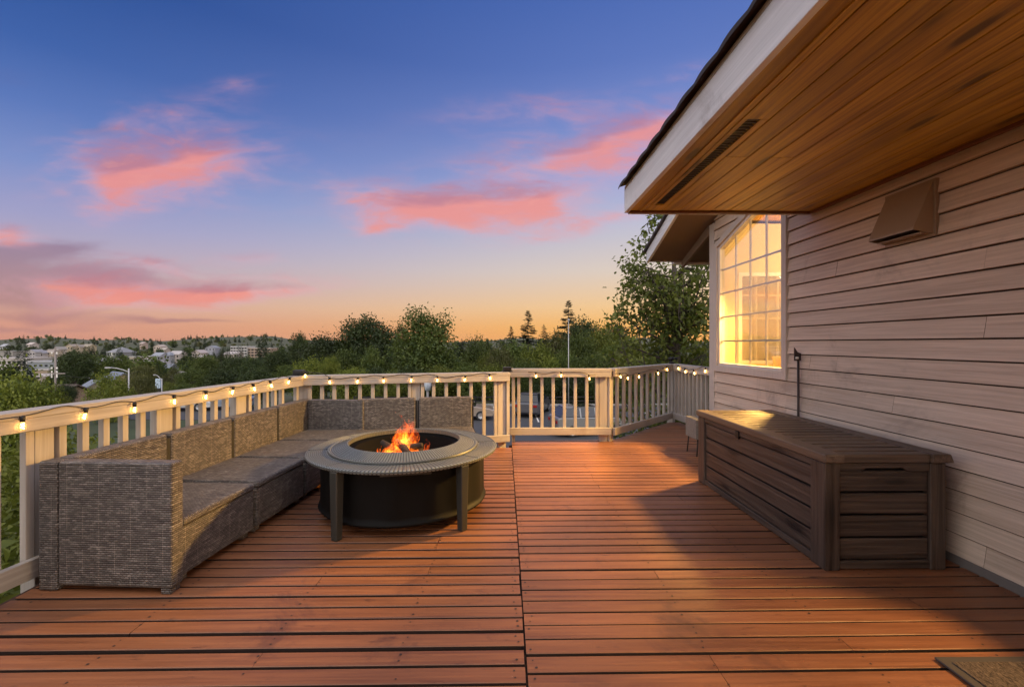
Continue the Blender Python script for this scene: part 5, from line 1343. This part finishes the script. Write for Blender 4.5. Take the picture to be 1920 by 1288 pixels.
pk, pks = bank([(310, 300, 210, 80, .05, .42), (900, 380, 260, 60, .02, .42), (1110, 280, 220, 65, .15, .42), (330, 540, 250, 45, .03, .45), (760, 400, 90, 28, 0, .35), (240, 350, 70, 40, .3, .3), (380, 300, 60, 30, .2, .35), (300, 325, 125, 48, 0, .82), (205, 355, 45, 45, .2, .6), (340, 320, 80, 26, .1, .4), (225, 545, 150, 32, 0, .95), (190, 565, 60, 20, 0, .7), (465, 552, 125, 18, .10, 1.2), (315, 496, 50, 10, -.1, .55), (18, 447, 48, 16, -.1, 1.0),
             (890, 388, 150, 34, .04, 1.1), (790, 408, 80, 20, 0, .5), (690, 425, 40, 16, .0, .85), (1010, 380, 60, 24, 0, .6), (1150, 262, 140, 22, .26, .85), (1080, 300, 140, 20, .05, .5), (1120, 422, 80, 15, .14, .8),
             (270, 215, 130, 30, .15, .34), (470, 154, 60, 18, .05, .3), (1000, 205, 170, 28, .1, .3), (1290, 140, 60, 18, .2, .4), (690, 352, 80, 22, 0, .42), (480, 480, 60, 8, .05, .3), (520, 512, 90, 6, 0, .3), (1010, 452, 110, 10, .05, .35), (1255, 215, 60, 22, .25, .5)])
pu, pus = bank([(150, 530, 250, 28, -.03, 1.25), (40, 480, 110, 18, .1, 1.0), (30, 560, 130, 28, 0, 1.0), (330, 555, 90, 20, 0, .35), (300, 608, 95, 4.5, -.02, 1.1), (70, 596, 110, 7, 0, .6), (190, 246, 60, 14, -.1, .55), (850, 350, 70, 12, 0, .3), (100, 470, 60, 7, .1, .5), (60, 615, 120, 5, 0, .5), (20, 130, 80, 22, 0, .25)])
dp = t.sm(t.m('ADD', t.m('MULTIPLY', pk, 1.0), t.m('MULTIPLY', t.m('MULTIPLY', nn, t.m('MINIMUM', t.m('MULTIPLY', pk, 2.4), 1.0)), .85)), .05, 1.75)
du_ = t.sm(t.m('ADD', pu, t.m('MULTIPLY', t.m('MULTIPLY', nn, t.m('MINIMUM', t.m('MULTIPLY', pu, 2.4), 1.0)), .6)), .10, 1.15)
sky = t.mix(t.m('MULTIPLY', du_, .60), sky, t.mix(t.sm(ef, E(620), E(430)), L_(158, 112, 122), L_(118, 98, 136)))
# cloud colour: coral below and in the thick of the bank, mauve on top
top = t.sm(t.m('ADD', pks, t.m('MULTIPLY', t.m('SUBTRACT', fb, .5), 1.1)), .12, .62)
pc = t.mix(t.sm(t.m('ADD', dp, t.m('MULTIPLY', t.m('SUBTRACT', fb, .5), 1.3)), .25, 1.0), L_(226, 170, 184), L_(242, 148, 136))
pc = t.mix(t.m('MULTIPLY', top, .7), pc, L_(178, 118, 140))
pc = t.mix(t.m('MULTIPLY', t.sm(fine, .5, .7), .25), pc, L_(252, 168, 146))
sky = t.mix(t.m('MULTIPLY', dp, .84), sky, pc)
# the half of the sky behind the camera is brightened as added fill light
ns = t.node('ShaderNodeTexSky'); ns.sky_type = 'NISHITA'; ns.sun_disc = False; ns.sun_elevation = math.radians(SUN_EL); ns.sun_rotation = math.radians(SUN_AZ)
back = t.m('ADD', t.m('MULTIPLY', t.sm(t.m('MULTIPLY', dy, -1.0), -.35, .55), BACK_W), t.m('MULTIPLY', t.sm(dz, .70, .95), ZEN_W))
nb = t.mix(1.0, ns.outputs[0], t.comb(NISH * 1.0, NISH * .98, NISH * .95), 'MULTIPLY')
bk = t.mix(1.0, t.node('ShaderNodeRGB').outputs[0], (0, 0, 0), 'MULTIPLY')
hs = t.comb(BACK_C[0], BACK_C[1], BACK_C[2])
addn = t.mix(1.0, hs, nb, 'ADD'); addn = t.mix(1.0, addn, t.comb(back, back, back), 'MULTIPLY')
tot = t.node('ShaderNodeMix'); tot.data_type = 'RGBA'; tot.blend_type = 'ADD'; tot.inputs[0].default_value = 1
t.l.new(sky, tot.inputs[6]); t.l.new(addn, tot.inputs[7])
t.l.new(tot.outputs[2], bg.inputs[0]); bg.inputs[1].default_value = SKY_S
w.cycles.sampling_method = 'MANUAL'; w.cycles.sample_map_resolution = 512
# afterglow of the set sun
sl_ = bpy.data.lights.new('sun', 'SUN'); sl_.energy = SUN_E; sl_.angle = math.radians(SUN_ANG); sl_.color = (1, .72, .5)
so = bpy.data.objects.new('sun', sl_); link(so)
dv_ = Vector((math.sin(math.radians(SUN_AZ)) * math.cos(math.radians(SUN_EL)), math.cos(math.radians(SUN_AZ)) * math.cos(math.radians(SUN_EL)), math.sin(math.radians(SUN_EL))))
so.rotation_euler = (-dv_).to_track_quat('-Z', 'Y').to_euler()
S.view_settings.view_transform = 'Standard'; S.view_settings.look = 'None'; S.view_settings.exposure = 0; S.view_settings.gamma = 1
S.render.engine = 'CYCLES'
cy = S.cycles; cy.max_bounces = 8; cy.diffuse_bounces = 4; cy.glossy_bounces = 3; cy.transmission_bounces = 6; cy.transparent_max_bounces = 40; cy.volume_bounces = 1
cy.use_denoising = True; cy.caustics_reflective = False; cy.caustics_refractive = False; cy.sample_clamp_indirect = 6
